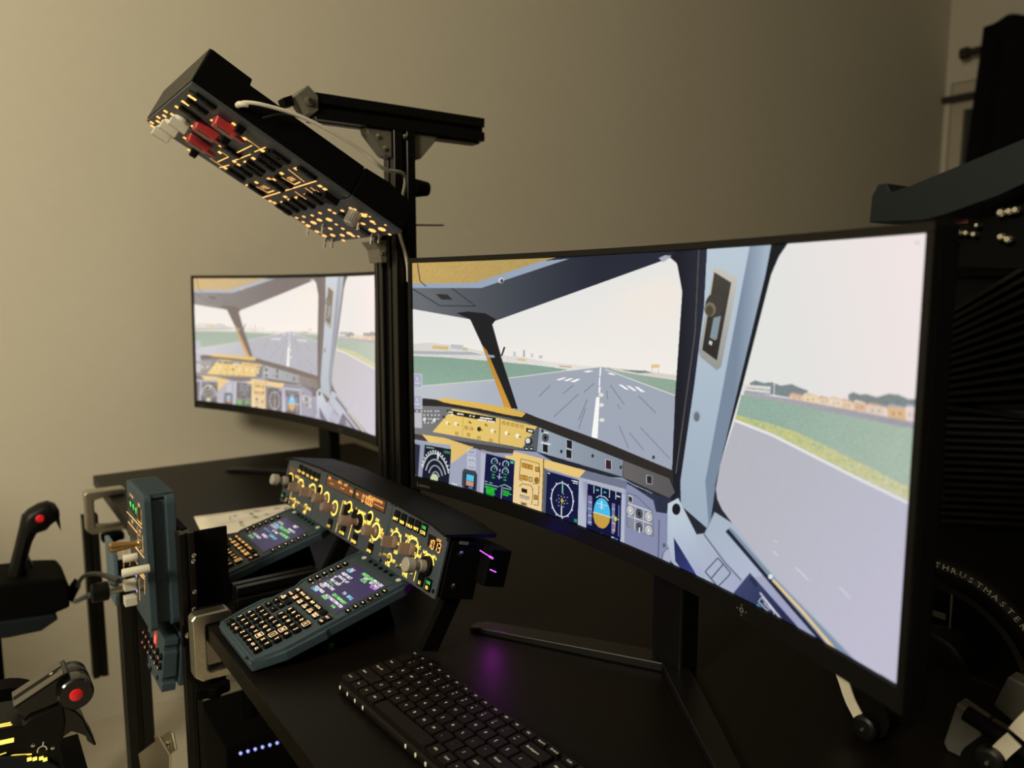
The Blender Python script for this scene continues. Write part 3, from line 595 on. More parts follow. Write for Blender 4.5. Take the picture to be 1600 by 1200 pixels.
    stroke(c7([(1012, 598), (1034, 603)]), 1.4, (200, 90, 190)); stroke(c7([(1042, 808), (1133, 838)]), 1.3, (224, 226, 232)); stroke(c7([(1088, 812), (1087, 832)]), 1.2, (224, 226, 232)); fill(c7([(1146, 828), (1163, 834), (1163, 842), (1146, 836)]), (200, 204, 214)); fill(c7([(1166, 838), (1184, 844), (1183, 852), (1166, 846)]), (60, 130, 220))
    fill(c7([(1204, 585), (1225, 588), (1220, 875), (1197, 868)]), (176, 182, 204))
    # right-hand control box
    stroke(c7([(1240, 582), (1290, 600), (1380, 690), (1385, 830), (1260, 785), (1236, 770), (1240, 582)]), 1.2, (96, 102, 122))
    fill(c7([(1240, 640), (1384, 690), (1382, 828), (1255, 785), (1238, 765)]), (132, 136, 152)); stroke(c7([(1240, 642), (1372, 690)]), 1.4, (222, 224, 230)); stroke(c7([(1238, 712), (1376, 760)]), 1.2, (222, 224, 230)); stroke(c7([(1282, 660), (1278, 795)]), 1, (196, 200, 208)); stroke(c7([(1330, 680), (1328, 810)]), 1, (196, 200, 208))
    fill(c7([(1242, 594), (1268, 604), (1266, 640), (1242, 630)]), (214, 216, 222)); fill(c7([(1245, 600), (1265, 607), (1263, 636), (1244, 628)]), (44, 38, 40))
    for (x, y, c) in ((1254, 682, (214, 214, 210)), (1304, 700, (34, 36, 44)), (1358, 718, (214, 214, 210)), (1305, 778, (44, 46, 56)), (1358, 795, (214, 214, 210))):
        fill(ell(*c7([(x, y)])[0], 5, 7, sk=.2), c); stroke(ell(*c7([(x, y)])[0], 3, 4.4), 1, (120, 122, 128), True)
    stroke(c7([(1305, 778), (1306, 808)]), 2, (230, 230, 230))
    stroke(c7([(1418, 735), (1412, 985)]), 1.8, (80, 86, 110)); fill(ell(*c7([(1446, 880)])[0], 2.6, 3.4), (90, 96, 116)); fill(ell(*c7([(1480, 960)])[0], 13, 18), (70, 76, 100)); fill(ell(*c7([(1474, 955)])[0], 10, 15), (168, 172, 196)); fill(c7([(1478, 965), (1500, 985), (1505, 1005), (1482, 990)]), (60, 66, 90))
    # ---- side console
    fill(c9([(130, 260), (180, 235), (265, 405), (300, 400), (350, 300), (432, 352), (620, 600), (1000, 990), (1060, 1060), (900, 1060), (330, 700), (230, 600), (170, 560), (130, 440)]), (176, 190, 204), (158, 160, 192), ((1060, 800), (1220, 930)))
    fill(c9([(175, 235), (262, 400), (258, 420), (290, 560), (330, 690), (230, 610), (165, 560), (128, 450), (130, 265)]), (190, 204, 214), (160, 168, 196), ((1050, 790), (1090, 920)))
    fill(ell(*c9([(170, 287)])[0], 6.5, 9), (24, 24, 30))
    fill(c9([(158, 420), (195, 480), (275, 612), (205, 585), (165, 530)]), (34, 42, 84), (50, 60, 120), ((1055, 845), (1085, 900)))
    fill(c9([(350, 300), (432, 352), (600, 590), (480, 620), (300, 405)]), (166, 180, 194), (176, 184, 206), ((1115, 810), (1180, 900)))
    stroke(c9([(300, 405), (400, 540), (475, 620)]), 2, (90, 100, 116)); stroke(c9([(300, 405), (350, 300)]), 1.4, (120, 132, 146))
    stroke(c9([(365, 515), (305, 580), (365, 650), (415, 600), (425, 585), (365, 515)]), 1.8, (70, 78, 96)); stroke(c9([(390, 545), (335, 610)]), 1.8, (60, 66, 84))
    fill(c9([(420, 372), (450, 395), (620, 595), (1000, 985), (1060, 1060), (960, 1000), (600, 620), (400, 395)]), (128, 142, 162))
    stroke(c9([(408, 385), (590, 600), (700, 730), (900, 960)]), 5.5, (26, 34, 52)); stroke(c9([(440, 385), (640, 615), (1000, 985)]), 2, (160, 176, 196))
    stroke(c9([(622, 618), (760, 765), (925, 960)]), 4.4, (226, 200, 150)); fill(ell(*c9([(612, 603)])[0], 3.6, 4), (220, 228, 232))
    fill(c9([(515, 585), (750, 850), (740, 900), (430, 690)]), (56, 66, 104), (36, 42, 76), ((1170, 900), (1220, 970)))
    fill(c9([(525, 598), (555, 635), (545, 655), (512, 615)]), (40, 44, 70)); stroke(c9([(562, 678), (680, 825)]), 2.2, (214, 216, 226)); stroke(c9([(570, 700), (630, 770), (625, 790), (555, 720), (570, 700)]), 1.4, (200, 206, 220)); fill(c9([(550, 728), (590, 770), (580, 780), (540, 745)]), (84, 160, 190)); stroke(c9([(580, 725), (610, 758)]), 1.6, (200, 204, 214))
    fill(c9([(640, 790), (665, 815), (660, 830), (635, 800)]), (200, 190, 160))
    # small overlay tiles at the left edge of the picture
    for (y0, y1) in ((705, 785), (825, 905)):
        q = c6([(15, y0), (70, y0 + 3), (70, y1), (15, y1 - 3)]); fill(q, (170, 172, 192)); stroke(q, 1, (206, 206, 216), True)
        stroke(c6([(40, y0 + 20), (46, y1 - 40)]), 1.6, (214, 214, 226)); stroke(c6([(28, y1 - 28), (58, y1 - 26)]), 1.6, (214, 214, 226))
    fill(c6([(15, 925), (70, 928), (70, 1015), (15, 1010)]), (190, 190, 196))

paint_screen()
CAN = np.clip(CAN, 0, 255)
GX, GY = CW // 2, CH // 2
A = CAN.reshape(GY, 2, GX, 2, 3).mean((1, 3)) / 255.0
LIN = np.where(A <= 0.04045, A / 12.92, ((A + 0.055) / 1.055) ** 2.4)

def screen_mesh():
    u = (np.arange(GX) + .5) / GX; v = 1 - (np.arange(GY) + .5) / GY
    u[0], u[-1] = 0, 1; v[0], v[-1] = 1, 0
    th = (u - .5) * 2 * TH
    co = np.zeros((GY, GX, 3), np.float32)
    co[:, :, 0] = (RS * np.sin(th))[None, :]; co[:, :, 2] = (ZC - RS * np.cos(th))[None, :]; co[:, :, 1] = ((v - .5) * SH)[:, None]
    idx = np.arange(GX * GY).reshape(GY, GX)
    q = np.stack([idx[1:, :-1], idx[1:, 1:], idx[:-1, 1:], idx[:-1, :-1]], -1).reshape(-1, 4)
    me = bpy.data.meshes.new('screen')
    me.vertices.add(GX * GY); me.vertices.foreach_set('co', co.ravel())
    me.loops.add(q.size); me.loops.foreach_set('vertex_index', q.ravel().astype(np.int32))
    me.polygons.add(len(q)); me.polygons.foreach_set('loop_start', np.arange(0, q.size, 4, dtype=np.int32))
    me.update(calc_edges=True)
    at = me.color_attributes.new('picture', 'FLOAT_COLOR', 'POINT')
    at.data.foreach_set('color', np.concatenate([LIN.reshape(-1, 3), np.ones((GX * GY, 1))], 1).astype(np.float32).ravel())
    M = bpy.data.materials.new('lit_screen'); M.use_nodes = True; nt = M.node_tree; b = nt.nodes['Principled BSDF']
    b.inputs['Base Color'].default_value = (.003, .003, .003, 1); b.inputs['Roughness'].default_value = .5; b.inputs['Specular IOR Level'].default_value = .04
    a = nt.nodes.new('ShaderNodeAttribute'); a.attribute_name = 'picture'
    nt.links.new(a.outputs['Color'], b.inputs['Emission Color']); b.inputs['Emission Strength'].default_value = 1.0
    me.materials.append(M); return me
SCR = screen_mesh()

def shell(th0, th1, y0, y1, z0, z1, n=28):
    # a curved slab between two radii offsets; z offsets measured along the local radius toward the viewer
    mb = MB(); rows = []
    for k in range(n + 1):
        t = th0 + (th1 - th0) * k / n; a, b = RS - z1, RS - z0
        for (r, y) in ((a, y0), (a, y1), (b, y1), (b, y0)): mb.v.append((r * math.sin(t), y, ZC - r * math.cos(t)))
    for k in range(n):
        o = k * 4
        for i in range(4): j = (i + 1) % 4; mb.f.append((o + i, o + 4 + i, o + 4 + j, o + j))
    mb.f.append((0, 1, 2, 3)); mb.f.append(tuple(n * 4 + i for i in (3, 2, 1, 0)))
    return mb
def washed(src):
    M = src.copy(); M.name = 'lit_screen_washed'; nt = M.node_tree; b = nt.nodes['Principled BSDF']; a = next(n for n in nt.nodes if n.type == 'ATTRIBUTE')
    mx = nt.nodes.new('ShaderNodeMix'); mx.data_type = 'RGBA'; mx.inputs[0].default_value = .20; mx.inputs[7].default_value = (1.0, .80, .66, 1)
    nt.links.new(a.outputs['Color'], mx.inputs[6]); nt.links.new(mx.outputs[2], b.inputs['Emission Color']); b.inputs['Emission Strength'].default_value = 1.08
    return M
def monitor(M, label, base_xy, yaw, wash=False):
    t = thing('curved_monitor', label, 'monitor', M, 'ultrawide monitors on the desk')
    sc_ = inst('screen', SCR, t)
    if wash: sc_.material_slots[0].link = 'OBJECT'; sc_.material_slots[0].material = washed(SCR.materials[0])
    bz = .0075 / RS
    shell(-TH - bz, TH + bz, -SH / 2 - .020, SH / 2 + .0075, -.022, -.0012).build('back_shell', 'matte', t, bevel=.003)
    fr = shell(-TH - bz, TH + bz, SH / 2 + .0006, SH / 2 + .0075, -.0012, .003)
    for a in (shell(-TH - bz, TH + bz, -SH / 2 - .020, -SH / 2 - .0006, -.0012, .003), shell(-TH - bz, -TH - .0004, -SH / 2, SH / 2, -.0012, .003, 1), shell(TH + .0004, TH + bz, -SH / 2, SH / 2, -.0012, .003, 1)): fr.add(a.v, a.f)
    bezel = fr.build('bezel', 'black', t)
    tx = MB().text('Lenovo', 0, 0, .0062, 0, sx=1.05)
    th = -TH * .965 + .0; vv = []
    for v in tx.v:
        a = -TH + (.022 + v[0]) / RS; r = RS - .0033; vv.append((r * math.sin(a), -SH / 2 - .0115 + v[1], ZC - r * math.cos(a)))
    tx.v = vv; tx.build('logo_lettering', 'grey_print', bezel)
    # little control icon on the chin
    ic = MB(); a0 = TH * .56
    for dx, dy in ((-.006, 0), (.006, 0), (0, .005), (0, -.005)): ic.rect(dx, dy, 0, .0014, .0014)
    ic.ring(0, 0, 0, .0016, .0026)
    vv = []
    for v in ic.v:
        a = a0 + v[0] / RS; r = RS - .0033; vv.append((r * math.sin(a), -SH / 2 - .0105 + v[1], ZC - r * math.cos(a)))
    ic.v = vv; ic.build('control_icon', 'grey_print', bezel)
    shell(-.07, .07, -.09, .09, -.045, -.021, 6).build('rear_hump', 'matte', t, bevel=.006)
    # stand in world axes, expressed in the local frame
    inv = M.inverted(); hub = Vector((base_xy[0], base_xy[1], ZD)); U = Vector((math.cos(yaw), math.sin(yaw), 0)); F = Vector((math.sin(yaw), -math.cos(yaw), 0)); Zv = Vector((0, 0, 1))
    def wbox(mb, o, ax, ay, az):
        vs = [inv @ (o + ax * i + ay * j + az * k) for k in (0, 1) for j in (0, 1) for i in (0, 1)]
        return mb.add(vs, [(0, 2, 3, 1), (4, 5, 7, 6), (0, 1, 5, 4), (2, 6, 7, 3), (0, 4, 6, 2), (1, 3, 7, 5)])
    back = (M @ Vector((0, 0, ZC - RS - .045)))
    wbox(MB(), hub - U * .026 - F * .02, U * .052, F * .032, Zv * .42).build('stand_neck', 'black', t, bevel=.004)
    q = Vector((hub.x, hub.y, back.z - .04)); d = Vector((back.x - q.x, back.y - q.y, 0))
    wbox(MB(), q - U * .03, U * .06, d, Zv * .08).build('stand_hinge', 'matte', t)
    for sgn in (-1, 1):
        tip = hub + U * sgn * .245 + F * .150; dirv = (tip - hub).normalized(); side = Vector((-dirv.y, dirv.x, 0))
        lg = MB(); L = (tip - hub).length
        pr = [(-.02, .016, .013), (L * .3, .016, .0125), (L * .93, .013, .009), (L, .010, .005)]
        vs = []
        for (s, hw, h_) in pr:
            for (k, zz) in ((-1, .0005), (1, .0005), (1, h_), (-1, h_)): vs.append(inv @ (hub + dirv * s + side * hw * k + Zv * zz))
        fs = [(0, 1, 2, 3), (15, 14, 13, 12)]
        for i in range(3):
            for j in range(4): fs.append((i * 4 + j, i * 4 + 4 + j, i * 4 + 4 + (j + 1) % 4, i * 4 + (j + 1) % 4))
        lg.add(vs, fs).build('stand_leg', 'alu', t, bevel=.0015)
    return t
monitor(MBIG, 'large curved monitor in front on the right showing a cockpit and runway', (-.635, .715), -.03)
monitor(MLEFT, 'far curved monitor on the left, blurred, behind the upright post', (-1.865, .765), .215, True)

# ------------------------------------------------------------------ gantry: post, beam and brackets
XP, YP = -1.2, .635
ga = thing('overhead_gantry', 'black slotted aluminium post with a beam that holds the overhead panel', 'gantry', (XP, YP, ZD))
zb = 1.5065 - ZD
extrusion(MB(), (0, 0, 0), (0, 0, zb - .0205)).build('post', 'alu', ga, bevel=.0008, seg=1)
extrusion(MB(), (0, -.155, zb), (0, .162, zb)).build('beam', 'alu', ga, bevel=.0008, seg=1)
MB().box(-.05, .05, -.05, .05, 0, .008).build('foot_plate', 'greymetal', ga, bevel=.002)
extrusion(MB(), (-.036, -.012, 0), (-.036, -.012, 1.345 - ZD), .03).build('side_rail', 'alu', ga, bevel=.0008, seg=1)
for sg in (-1, 1):   # gusset plates under the beam
    g = MB().prism([(sg * .021, zb - .0205), (sg * .066, zb - .0205), (sg * .063, zb - .030), (sg * .034, zb - .062), (sg * .021, zb - .066)][::sg], -.014, .014, 'yzx')
    g.build('gusset', 'greymetal', ga, bevel=.0015)
for (p, n) in (((.0145, -.046, zb - .034), (1, 0, 0)), ((.0145, -.034, zb - .052), (1, 0, 0)), ((.021, 0, zb - .03), (1, 0, 0)), ((.021, .001, zb - .24), (1, 0, 0))):
    screwhead(MB(), p, n, .004).build('screw', 'screw', ga, True)
MB().box(-.013, .013, .06, .155, zb - .0245, zb - .0205).build('slot_strip', 'rod', ga)
k = MB().cyl((.012, .02, 1.395 - ZD), (.012, .047, 1.395 - ZD), .016, .012, 10); k.build('clamp_knob', 'matte', ga, True)
p0 = onx(645, 352, XP + .01) - Vector((XP, YP, ZD)); p1 = onx(693, 352, XP + .01) - Vector((XP, YP, ZD))
MB().cyl(p0 - Vector((0, .01, 0)), p1, .0016, n=8).build('thin_rod', 'greymetal', ga, True)
# lower grey bracket on the rail
b0 = onx(588, 392, XP - .0) - Vector((XP, YP, ZD))
MB().prism([(b0.y - .014, b0.z + .015), (b0.y + .012, b0.z + .017), (b0.y + .012, b0.z - .02), (b0.y + .001, b0.z - .02), (b0.y - .003, b0.z + .002)][::-1], -.03, .016, 'yzx').build('lower_bracket', 'greymetal', ga, bevel=.0015)
screwhead(MB(), (.0165, b0.y + .004, b0.z - .004), (1, 0, 0), .0045).build('screw', 'screw', ga, True)

# ------------------------------------------------------------------ overhead panel
tO = -.532; WO, LO = .27, .343
MO = frame((-1.057, .265, 1.481), (-1, 0, 0), (0, math.cos(tO), math.sin(tO)))
ov = thing('overhead_switch_console', 'long overhead switch panel with amber lights and red guards under the beam', 'switch panel', MO)
VS = hit(MO, 547, 308)[1]            # joint between the two sections
# body in profile (v along, -z = up into the housing)
MB().prism([(0.0002, -.004), (0.0002, -.0565), (.0595, -.0565), (.0605, -.048), (VS - .001, -.052), (VS - .001, -.004)][::-1], .002, WO - .002, 'yzx', top=None).build('rear_housing', 'matte', ov, bevel=.0015)
MB().prism([(VS + .001, -.004), (VS + .001, -.052), (LO - .05, -.056), (LO - .012, -.050), (LO, -.030), (LO, -.004)][::-1], .002, WO - .002, 'yzx').build('front_housing', 'matte', ov, bevel=.0015)
MB().prism([(-.0555, .003), (-.0555, WO - .003), (-.0045, WO - .001), (-.0045, .001)], -.0015, .0, 'zxy').build('end_plate', 'endplate_lit', ov)
MB().prism([(WO, 0), (0, 0), (0, VS - .0008), (WO, VS - .0008)], -.005, 0).build('main_faceplate', 'ovhgrey', ov, bevel=.001)
MB().prism([(WO, VS + .0008), (0, VS + .0008), (0, LO), (WO, LO)], -.005, 0).build('light_faceplate', 'ovhgrey', ov, bevel=.001)
o1 = lambda x, y, h=0: hit(MO, 200 + x * .2916, 50 + y * .2916, h)
o2 = lambda x, y, h=0: hit(MO, 220 + x * .1458, 110 + y * .1458, h)
o3 = lambda x, y, h=0: hit(MO, 340 + x * .1875, 190 + y * .1875, h)
# black push-button switches, each with a bar of its own
sw = MB().prism(rrect(.0125, .030, .002), 0, .004); sw.prism(rrect(.0095, .012, .001, cy=.0075), .004, .0052); sw.prism(rrect(.0095, .011, .001, cy=-.0075), .004, .0047)
swm = sw.mesh('push_switch', 'key')
for (f, L) in ((o2, ((680, 345), (595, 405), (515, 475), (965, 880), (1440, 935), (1365, 980), (1225, 1050), (1090, 1090), (1010, 1140))),
               (o3, ((515, 305), (445, 340), (395, 370), (290, 415), (150, 450), (740, 440), (545, 512), (480, 545), (320, 580), (800, 655), (735, 685), (665, 700), (605, 720), (545, 742), (870, 640)))):
    for (x, y) in L:
        u, v = f(x, y, .004); inst('push_switch', swm, ov, (u, v, 0))
lg = MB()   # lit lettering
def dash(f, x, y, w_=.011, h_=.0045):
    u, v = f(x, y); lg.rect(u, v, .0006, w_ * 1.08, h_ * 1.25); 
for (x, y) in ((530, 275), (460, 335), (390, 390), (575, 303), (500, 360), (435, 415), (268, 437), (190, 500), (120, 557), (255, 485), (185, 545), (125, 595), (340, 470), (250, 540), (770, 537), (560, 600), (475, 722), (520, 850), (1000, 572), (860, 810), (905, 830)): dash(o2, x, y, .0085, .0045)
for (x, y) in ((228, 140), (20, 255), (375, 240), (65, 385), (300, 305), (235, 335), (175, 358), (140, 330), (450, 265), (655, 390), (535, 430), (430, 475), (475, 480), (325, 505), (250, 530), (855, 535), (895, 560), (565, 625), (600, 650), (540, 670), (660, 632), (440, 660), (475, 675), (825, 580), (740, 605), (775, 615)): dash(o3, x, y, .0105, .0042)
def oline(f, a, b, wd=.0016):
    p = f(*a); q = f(*b); lg.line(p[0], p[1], q[0], q[1], .0006, wd)
for a, b in (((1150, 740), (1300, 850)), ((1195, 800), (1030, 880)), ((1080, 705), (1170, 760)), ((1220, 870), (1340, 820)), ((880, 880), (945, 925)), ((940, 925), (825, 978)), ((740, 935), (880, 1030)), ((845, 1040), (950, 1010)), ((1000, 965), (1180, 895))): oline(o2, a, b)
for a, b in (((375, 632), (825, 492)), ((590, 395), (725, 500)), ((535, 462), (640, 522)), ((640, 522), (690, 500)), ((325, 540), (420, 590)), ((420, 590), (472, 572)), ((730, 550), (825, 615)), ((645, 580), (740, 645)), ((775, 545), (850, 600)), ((380, 605), (300, 540))): oline(o3, a, b, .002)
for (x, y, t) in ((612, 475, 'GEN'), (395, 545, 'FUEL'), (1110, 975, None)):
    if t: u, v = o3(x, y); lg.text(t, u, v, .009, .0006, rot=PI, sx=.9)
for (x, y, r) in ((1215, 778, 1.5), (930, 815, 1.4), (800, 840, 1.4), (1290, 905, 1.5), (1370, 895, 1.5), (850, 818, 1.2), (755, 865, 1.2), (1040, 945, 1.1), (960, 945, 1.2), (1100, 930, 1.3), (890, 950, 1.2), (830, 915, 1.1), (1290, 832, 1.0), (1215, 850, .9), (940, 890, 1.0), (720, 790, .8), (660, 800, .8), (790, 780, .8), (855, 760, .8), (1110, 720, .8), (1040, 740, .8), (1145, 730, .7), (1435, 938, .7), (1050, 988, .9), (975, 760, .8), (935, 735, .8), (1140, 865, .7), (990, 855, .7), (715, 835, .8), (1045, 890, .8), (1270, 790, .5), (1240, 770, .5), (1310, 850, .5), (1175, 955, .6), (1400, 860, .5), (1130, 950, .9)):
    u, v = o3(x, y); lg.add([(u + math.cos(a) * .0065 * r, v + math.sin(a) * .0036 * r, .0006) for a in [k * PI / 6 for k in range(12)]], [tuple(range(12))])
lg.build('lit_lettering', 'orange', ov)
# red guards: hinged cover with a raised rim and a tab
def guard(x, y):
    u, v = o2(x, y, .008)
    g = MB().prism(rrect(.024, .036, .003, cx=u, cy=v), .001, .013, k=.86)
    g.prism([(u - .006, v + .016), (u + .006, v + .016), (u + .003, v + .030), (u - .003, v + .030)], .006, .011)
    o = g.build('switch_guard', 'redguard', ov, bevel=.0012)
    MB().prism(rrect(.0145, .021, .002, cx=u, cy=v - .002), .0131, .0140).build('guard_window', mat_dk, o)
mat_dk = mat('dark_red_window', (0.13, 0.035, 0.022), 0.3, var=0.1); MT['dkred'] = mat_dk
for p in ((900, 625), (690, 665), (610, 795)): guard(*p)
# three pale rotary handles
for (x, y) in ((405, 585), (300, 625), (220, 690)):
    u, v = o2(x, y, .010)
    a = MB().lathe([(.0115, 0), (.0115, .004), (.009, .006)], 20, (u, v, 0)); a.prism([(u - .006, v - .013), (u + .006, v - .013), (u + .0045, v + .013), (u - .0045, v + .013)], .004, .017)
    a.build('rotary_handle', 'ivory', ov, bevel=.001)
for (x, y) in ((1055, 640), (895, 765), (565, 895)):
    u, v = o2(x, y, .006); MB().prism(rrect(.010, .013, .002, cx=u, cy=v), 0, .011, k=.8).build('toggle_boot', 'key', ov)
u, v = o3(1120, 810, .012)
kb_ = MB()
for k in range(18):
    a = 2 * PI * k / 18; kb_.box(u + .0092 * math.cos(a) - .0009, u + .0092 * math.cos(a) + .0009, v + .0092 * math.sin(a) - .0009, v + .0092 * math.sin(a) + .0009, .002, .020)
kb_.lathe([(.0105, 0), (.0105, .002), (.0095, .002), (.0085, .021), (.0075, .022)], 20, (u, v, 0)).build('ribbed_knob', 'greyknob', ov)
for (x, y) in ((760, 880), (880, 870), (1180, 830), (1290, 950), (960, 990), (900, 985), (1355, 940)):
    u, v = o3(x, y); MB().lathe([(.0042, 0), (.0042, .002), (.0022, .003)], 10, (u, v, 0)).build('toggle_nut', 'screw', ov, True); MB().cyl((u, v, .002), (u + .002, v + .005, .0125), .0016, .0024, 10).build('toggle_lever', 'screw', ov, True)
for (x, y, w_, h_) in ((1060, 790, .014, .020), (1210, 905, .016, .026)):
    u, v = o3(x, y); MB().prism(rrect(w_, h_, .002, cx=u, cy=v), 0, .0025).build('rocker_switch', 'key', ov)
u, v = o3(955, 620); MB().box(u - .005, u + .005, v - .012, v + .012, 0, .010).build('side_toggle', 'key', ov, bevel=.001)
for (x, y) in ((1050, 632), (45, 35)):
    u, v = o3(x, y) if y > 100 else o1(340, 318); MB().lathe([(.0035, 0), (.0035, .0006), (.0015, .0006)], 12, (u, v, 0)).build('panel_screw', 'key', ov)
# hinge block between housing and beam
hb = thing('hinge_block', 'grey hinge block with a hex bolt at the end of the beam', 'bracket', (XP, YP - .155, 1.5065))
MB().prism([(-.030, .012), (-.012, .028), (.004, .014), (.004, -.008), (-.006, -.016), (-.012, -.014)][::-1], -.018, .0235, 'yzx').build('block', 'greymetal', hb, bevel=.0015)
MB().cyl((.0235, -.012, .004), (.0275, -.012, .004), .007, n=14).build('washer', 'greymetal', hb, True); MB().cyl((.0275, -.012, .004), (.031, -.012, .004), .0042, n=6).build('bolt', 'screw', hb)
MB().prism([(-.034, .012), (-.048, .006), (-.044, -.006), (-.03, -.002)], -.012, .012, 'yzx').build('clip', 'matte', hb)
# white cable along the housing side, then down the post
def cable(name, label, pts, r, mt, n=8):
    return tag(MB().tube(smoothpath(pts), r, n).build(name, mt, smooth=True), label, 'cable')
wc = thing('white_cable', 'white cable looping from the overhead housing to the post', 'cable', (0, 0, 0))
xs_ = (-1.052, -1.046, -1.040, -1.038, -1.040, -1.046, -1.056)
pts = [onx(x, y, X) for (x, y), X in zip(((374, 163), (384, 160), (412, 164), (465, 180), (520, 207), (565, 236), (600, 264)), xs_)] + [Vector((-1.115, .60, 1.40)), Vector((-1.168, .612, 1.34)), onx(626, 372, -1.172), onx(633, 395, -1.172), onx(637, 418, -1.172), onx(638, 440, -1.172)]
MB().tube(smoothpath(pts), .0027, 8).build('lead', 'cable', wc, True)
q = pts[0]; MB().tube([q + Vector((-.006, 0, 0)), q + Vector((.001, 0, 0)), q + Vector((.004, .003, 0)), q + Vector((.004, .010, .0))], [.0042, .0042, .0040, .0034], 10).build('plug', 'cable', wc, True)
bp = [onx(x, y, -1.049) for x, y in ((410, 184), (440, 178), (470, 184), (500, 195))]
cable('black_lead', 'thin black lead on the overhead housing below the white cable', bp, .0014, 'darkcable', 6)

# ------------------------------------------------------------------ autopilot control panel (three modules)
tF = 1.293
MF = frame((-1.397, .476, .83), (1, 0, 0), (0, math.cos(tF), math.sin(tF)))
fc = thing('flight_control_panel', 'wide backlit autopilot panel with knobs in front of the big monitor', 'control panel', MF)
A_ = lambda x, y, h=0: hit(MF, 420 + x * .2, 700 + y * .2, h)
D1, D2, WF = .1465, .4150, .5725
for nm, poly in (('left_module', [(-.003, -.003), (D1 - .0008, -.001), (D1 - .0008, .0855), (.02, .0795), (-.003, .0745)]), ('centre_module', [(D1 + .0008, -.001), (D2 - .0008, -.001), (D2 - .0008, .0870), (D1 + .0008, .0865)]), ('right_module', [(D2 + .0008, -.001), (WF, -.003), (WF, .0780), (.535, .0830), (D2 + .0008, .0870)])):
    MB().prism(poly, -.004, 0).build(nm, 'panelgrey', fc, bevel=.0007)
# housing and top hood
MB().prism([(-.001, -.001), (WF - .002, -.001), (WF - .002, .0755), (.535, .081), (D2, .0845), (D1, .0835), (-.001, .0725)], -.055, -.0042).build('housing', 'matte', fc, bevel=.001)
hd = MB(); lip = [(-.004, .0748), (.02, .0805), (D1, .0870), (D2, .0880), (.535, .0840), (WF + .001, .0785)]
for (u, v) in lip: hd.v += [(u, v, .006), (u, v + .003, .006), (u, v + .012, -.075), (u, v + .006, -.075)]
for i in range(len(lip) - 1):
    for j in range(4): a = i * 4 + j; b = i * 4 + (j + 1) % 4; hd.f.append((a, b, b + 4, a + 4))
hd.f.append((0, 3, 2, 1)); n_ = (len(lip) - 1) * 4; hd.f.append((n_, n_ + 1, n_ + 2, n_ + 3))
hd.build('hood', mat('hood_grey', (.004, .0034, .003), .55, spec=.12, var=.1, bump=.2, scale=200), fc)
MB().box(WF + .0005, WF + .004, .0, .074, -.058, -.006).build('side_plate', 'matte', fc, bevel=.0008)
for (v, z) in ((.060, -.022), (.017, -.022)): screwhead(MB(), (WF + .004, v, z), (1, 0, 0), .0036).build('side_screw', 'screw', fc, True)
MB().box(WF + .004, WF + .0048, .072, .076, -.030, -.016).build('side_slot', 'greymetal', fc)
for u in (-.003, .21, .545): MB().prism([(-.0765, -.035), (0, -.0545), (0, -.030), (-.0765, -.010)], u, u + .012, 'yzx').build('stand_foot', 'matte', fc)
lt = MB(); lo = MB(); lgn = MB()
# display windows
def win(L, name, mt):
    pl = [A_(x, y) for x, y in L]
    return MB().prism(pl[::-1] if sum((pl[i][0] * pl[(i + 1) % len(pl)][1] - pl[(i + 1) % len(pl)][0] * pl[i][1]) for i in range(len(pl))) < 0 else pl, 0.0, .0006).build(name, mt, fc)
win([(455, 205), (925, 420), (905, 515), (445, 290)], 'display_surround', 'window')
def win2(L):
    pl = [A_(x, y) for x, y in L]; return MB().poly(pl[::-1], .0008).build('display_window', 'brownwin', fc)
win2([(462, 222), (665, 312), (655, 382), (455, 290)]); win2([(690, 325), (915, 425), (902, 502), (680, 392)])
for (x, y, s, h_) in ((482, 235, 'SPD', .0045), (562, 268, 'HDG', .0045), (608, 290, 'LAT', .0045), (495, 278, '---.', .0075), (580, 316, '---.', .0075), (650, 340, 'HDG', .0038), (697, 362, 'FPA', .0038), (840, 402, 'ALT-LVL/CH-V/S', .0045), (775, 412, '07000', .0105), (865, 455, '-----', .0085)):
    u, v = A_(x, y); (lo.seg(s.replace('.', ''), u, v, h_, .0012) if s[0] in '-0' else lo.text(s, u, v, h_, .0012, sx=.9, bold=.0002))
win([(1252, 668), (1355, 720), (1345, 818), (1240, 765)], 'pressure_window', 'window')
u, v = A_(1302, 755); lo.seg('1013', u - .0002, v - .0015, .0112, .0012); u, v = A_(1338, 722); lo.text('QNH', u - .001, v, .0040, .0012)
win([(172, 145), (215, 165), (208, 200), (168, 180)], 'pressure_window', 'brownwin')
# push-buttons
bt = MB().prism(rrect(.0135, .0165, .0015), 0, .0022).mesh('button', 'key')
def button(x, y, s, grn=False, led=False):
    u, v = A_(x, y, .0022); inst('button', bt, fc, (u, v, 0))
    lt.text(s, u, v - .0035, .0044, .0026, sx=.9, bold=.00025)
    if grn: lgn.text('ON', u, v + .0035, .0046, .0026)
for x, y, s, g_ in ((995, 533, 'ARPT', 0), (1046, 560, 'NDB', 0), (1102, 588, 'VOR.D', 0), (1155, 612, 'WPT', 0), (1208, 640, 'CSTR', 1), (1182, 1030, 'LS', 0), (1240, 1070, 'FD', 1), (473, 592, 'LOC', 0), (575, 645, 'A/THR', 0), (667, 712, 'EXPED', 0), (787, 785, 'APPR', 0)): button(x, y, s, bool(g_))
for x, y, s in ((242, 165, 'CSTR'), (275, 182, 'WPT'), (308, 200, 'VOR'), (342, 217, 'NDB'), (376, 233, 'ARPT')): button(x, y, s)
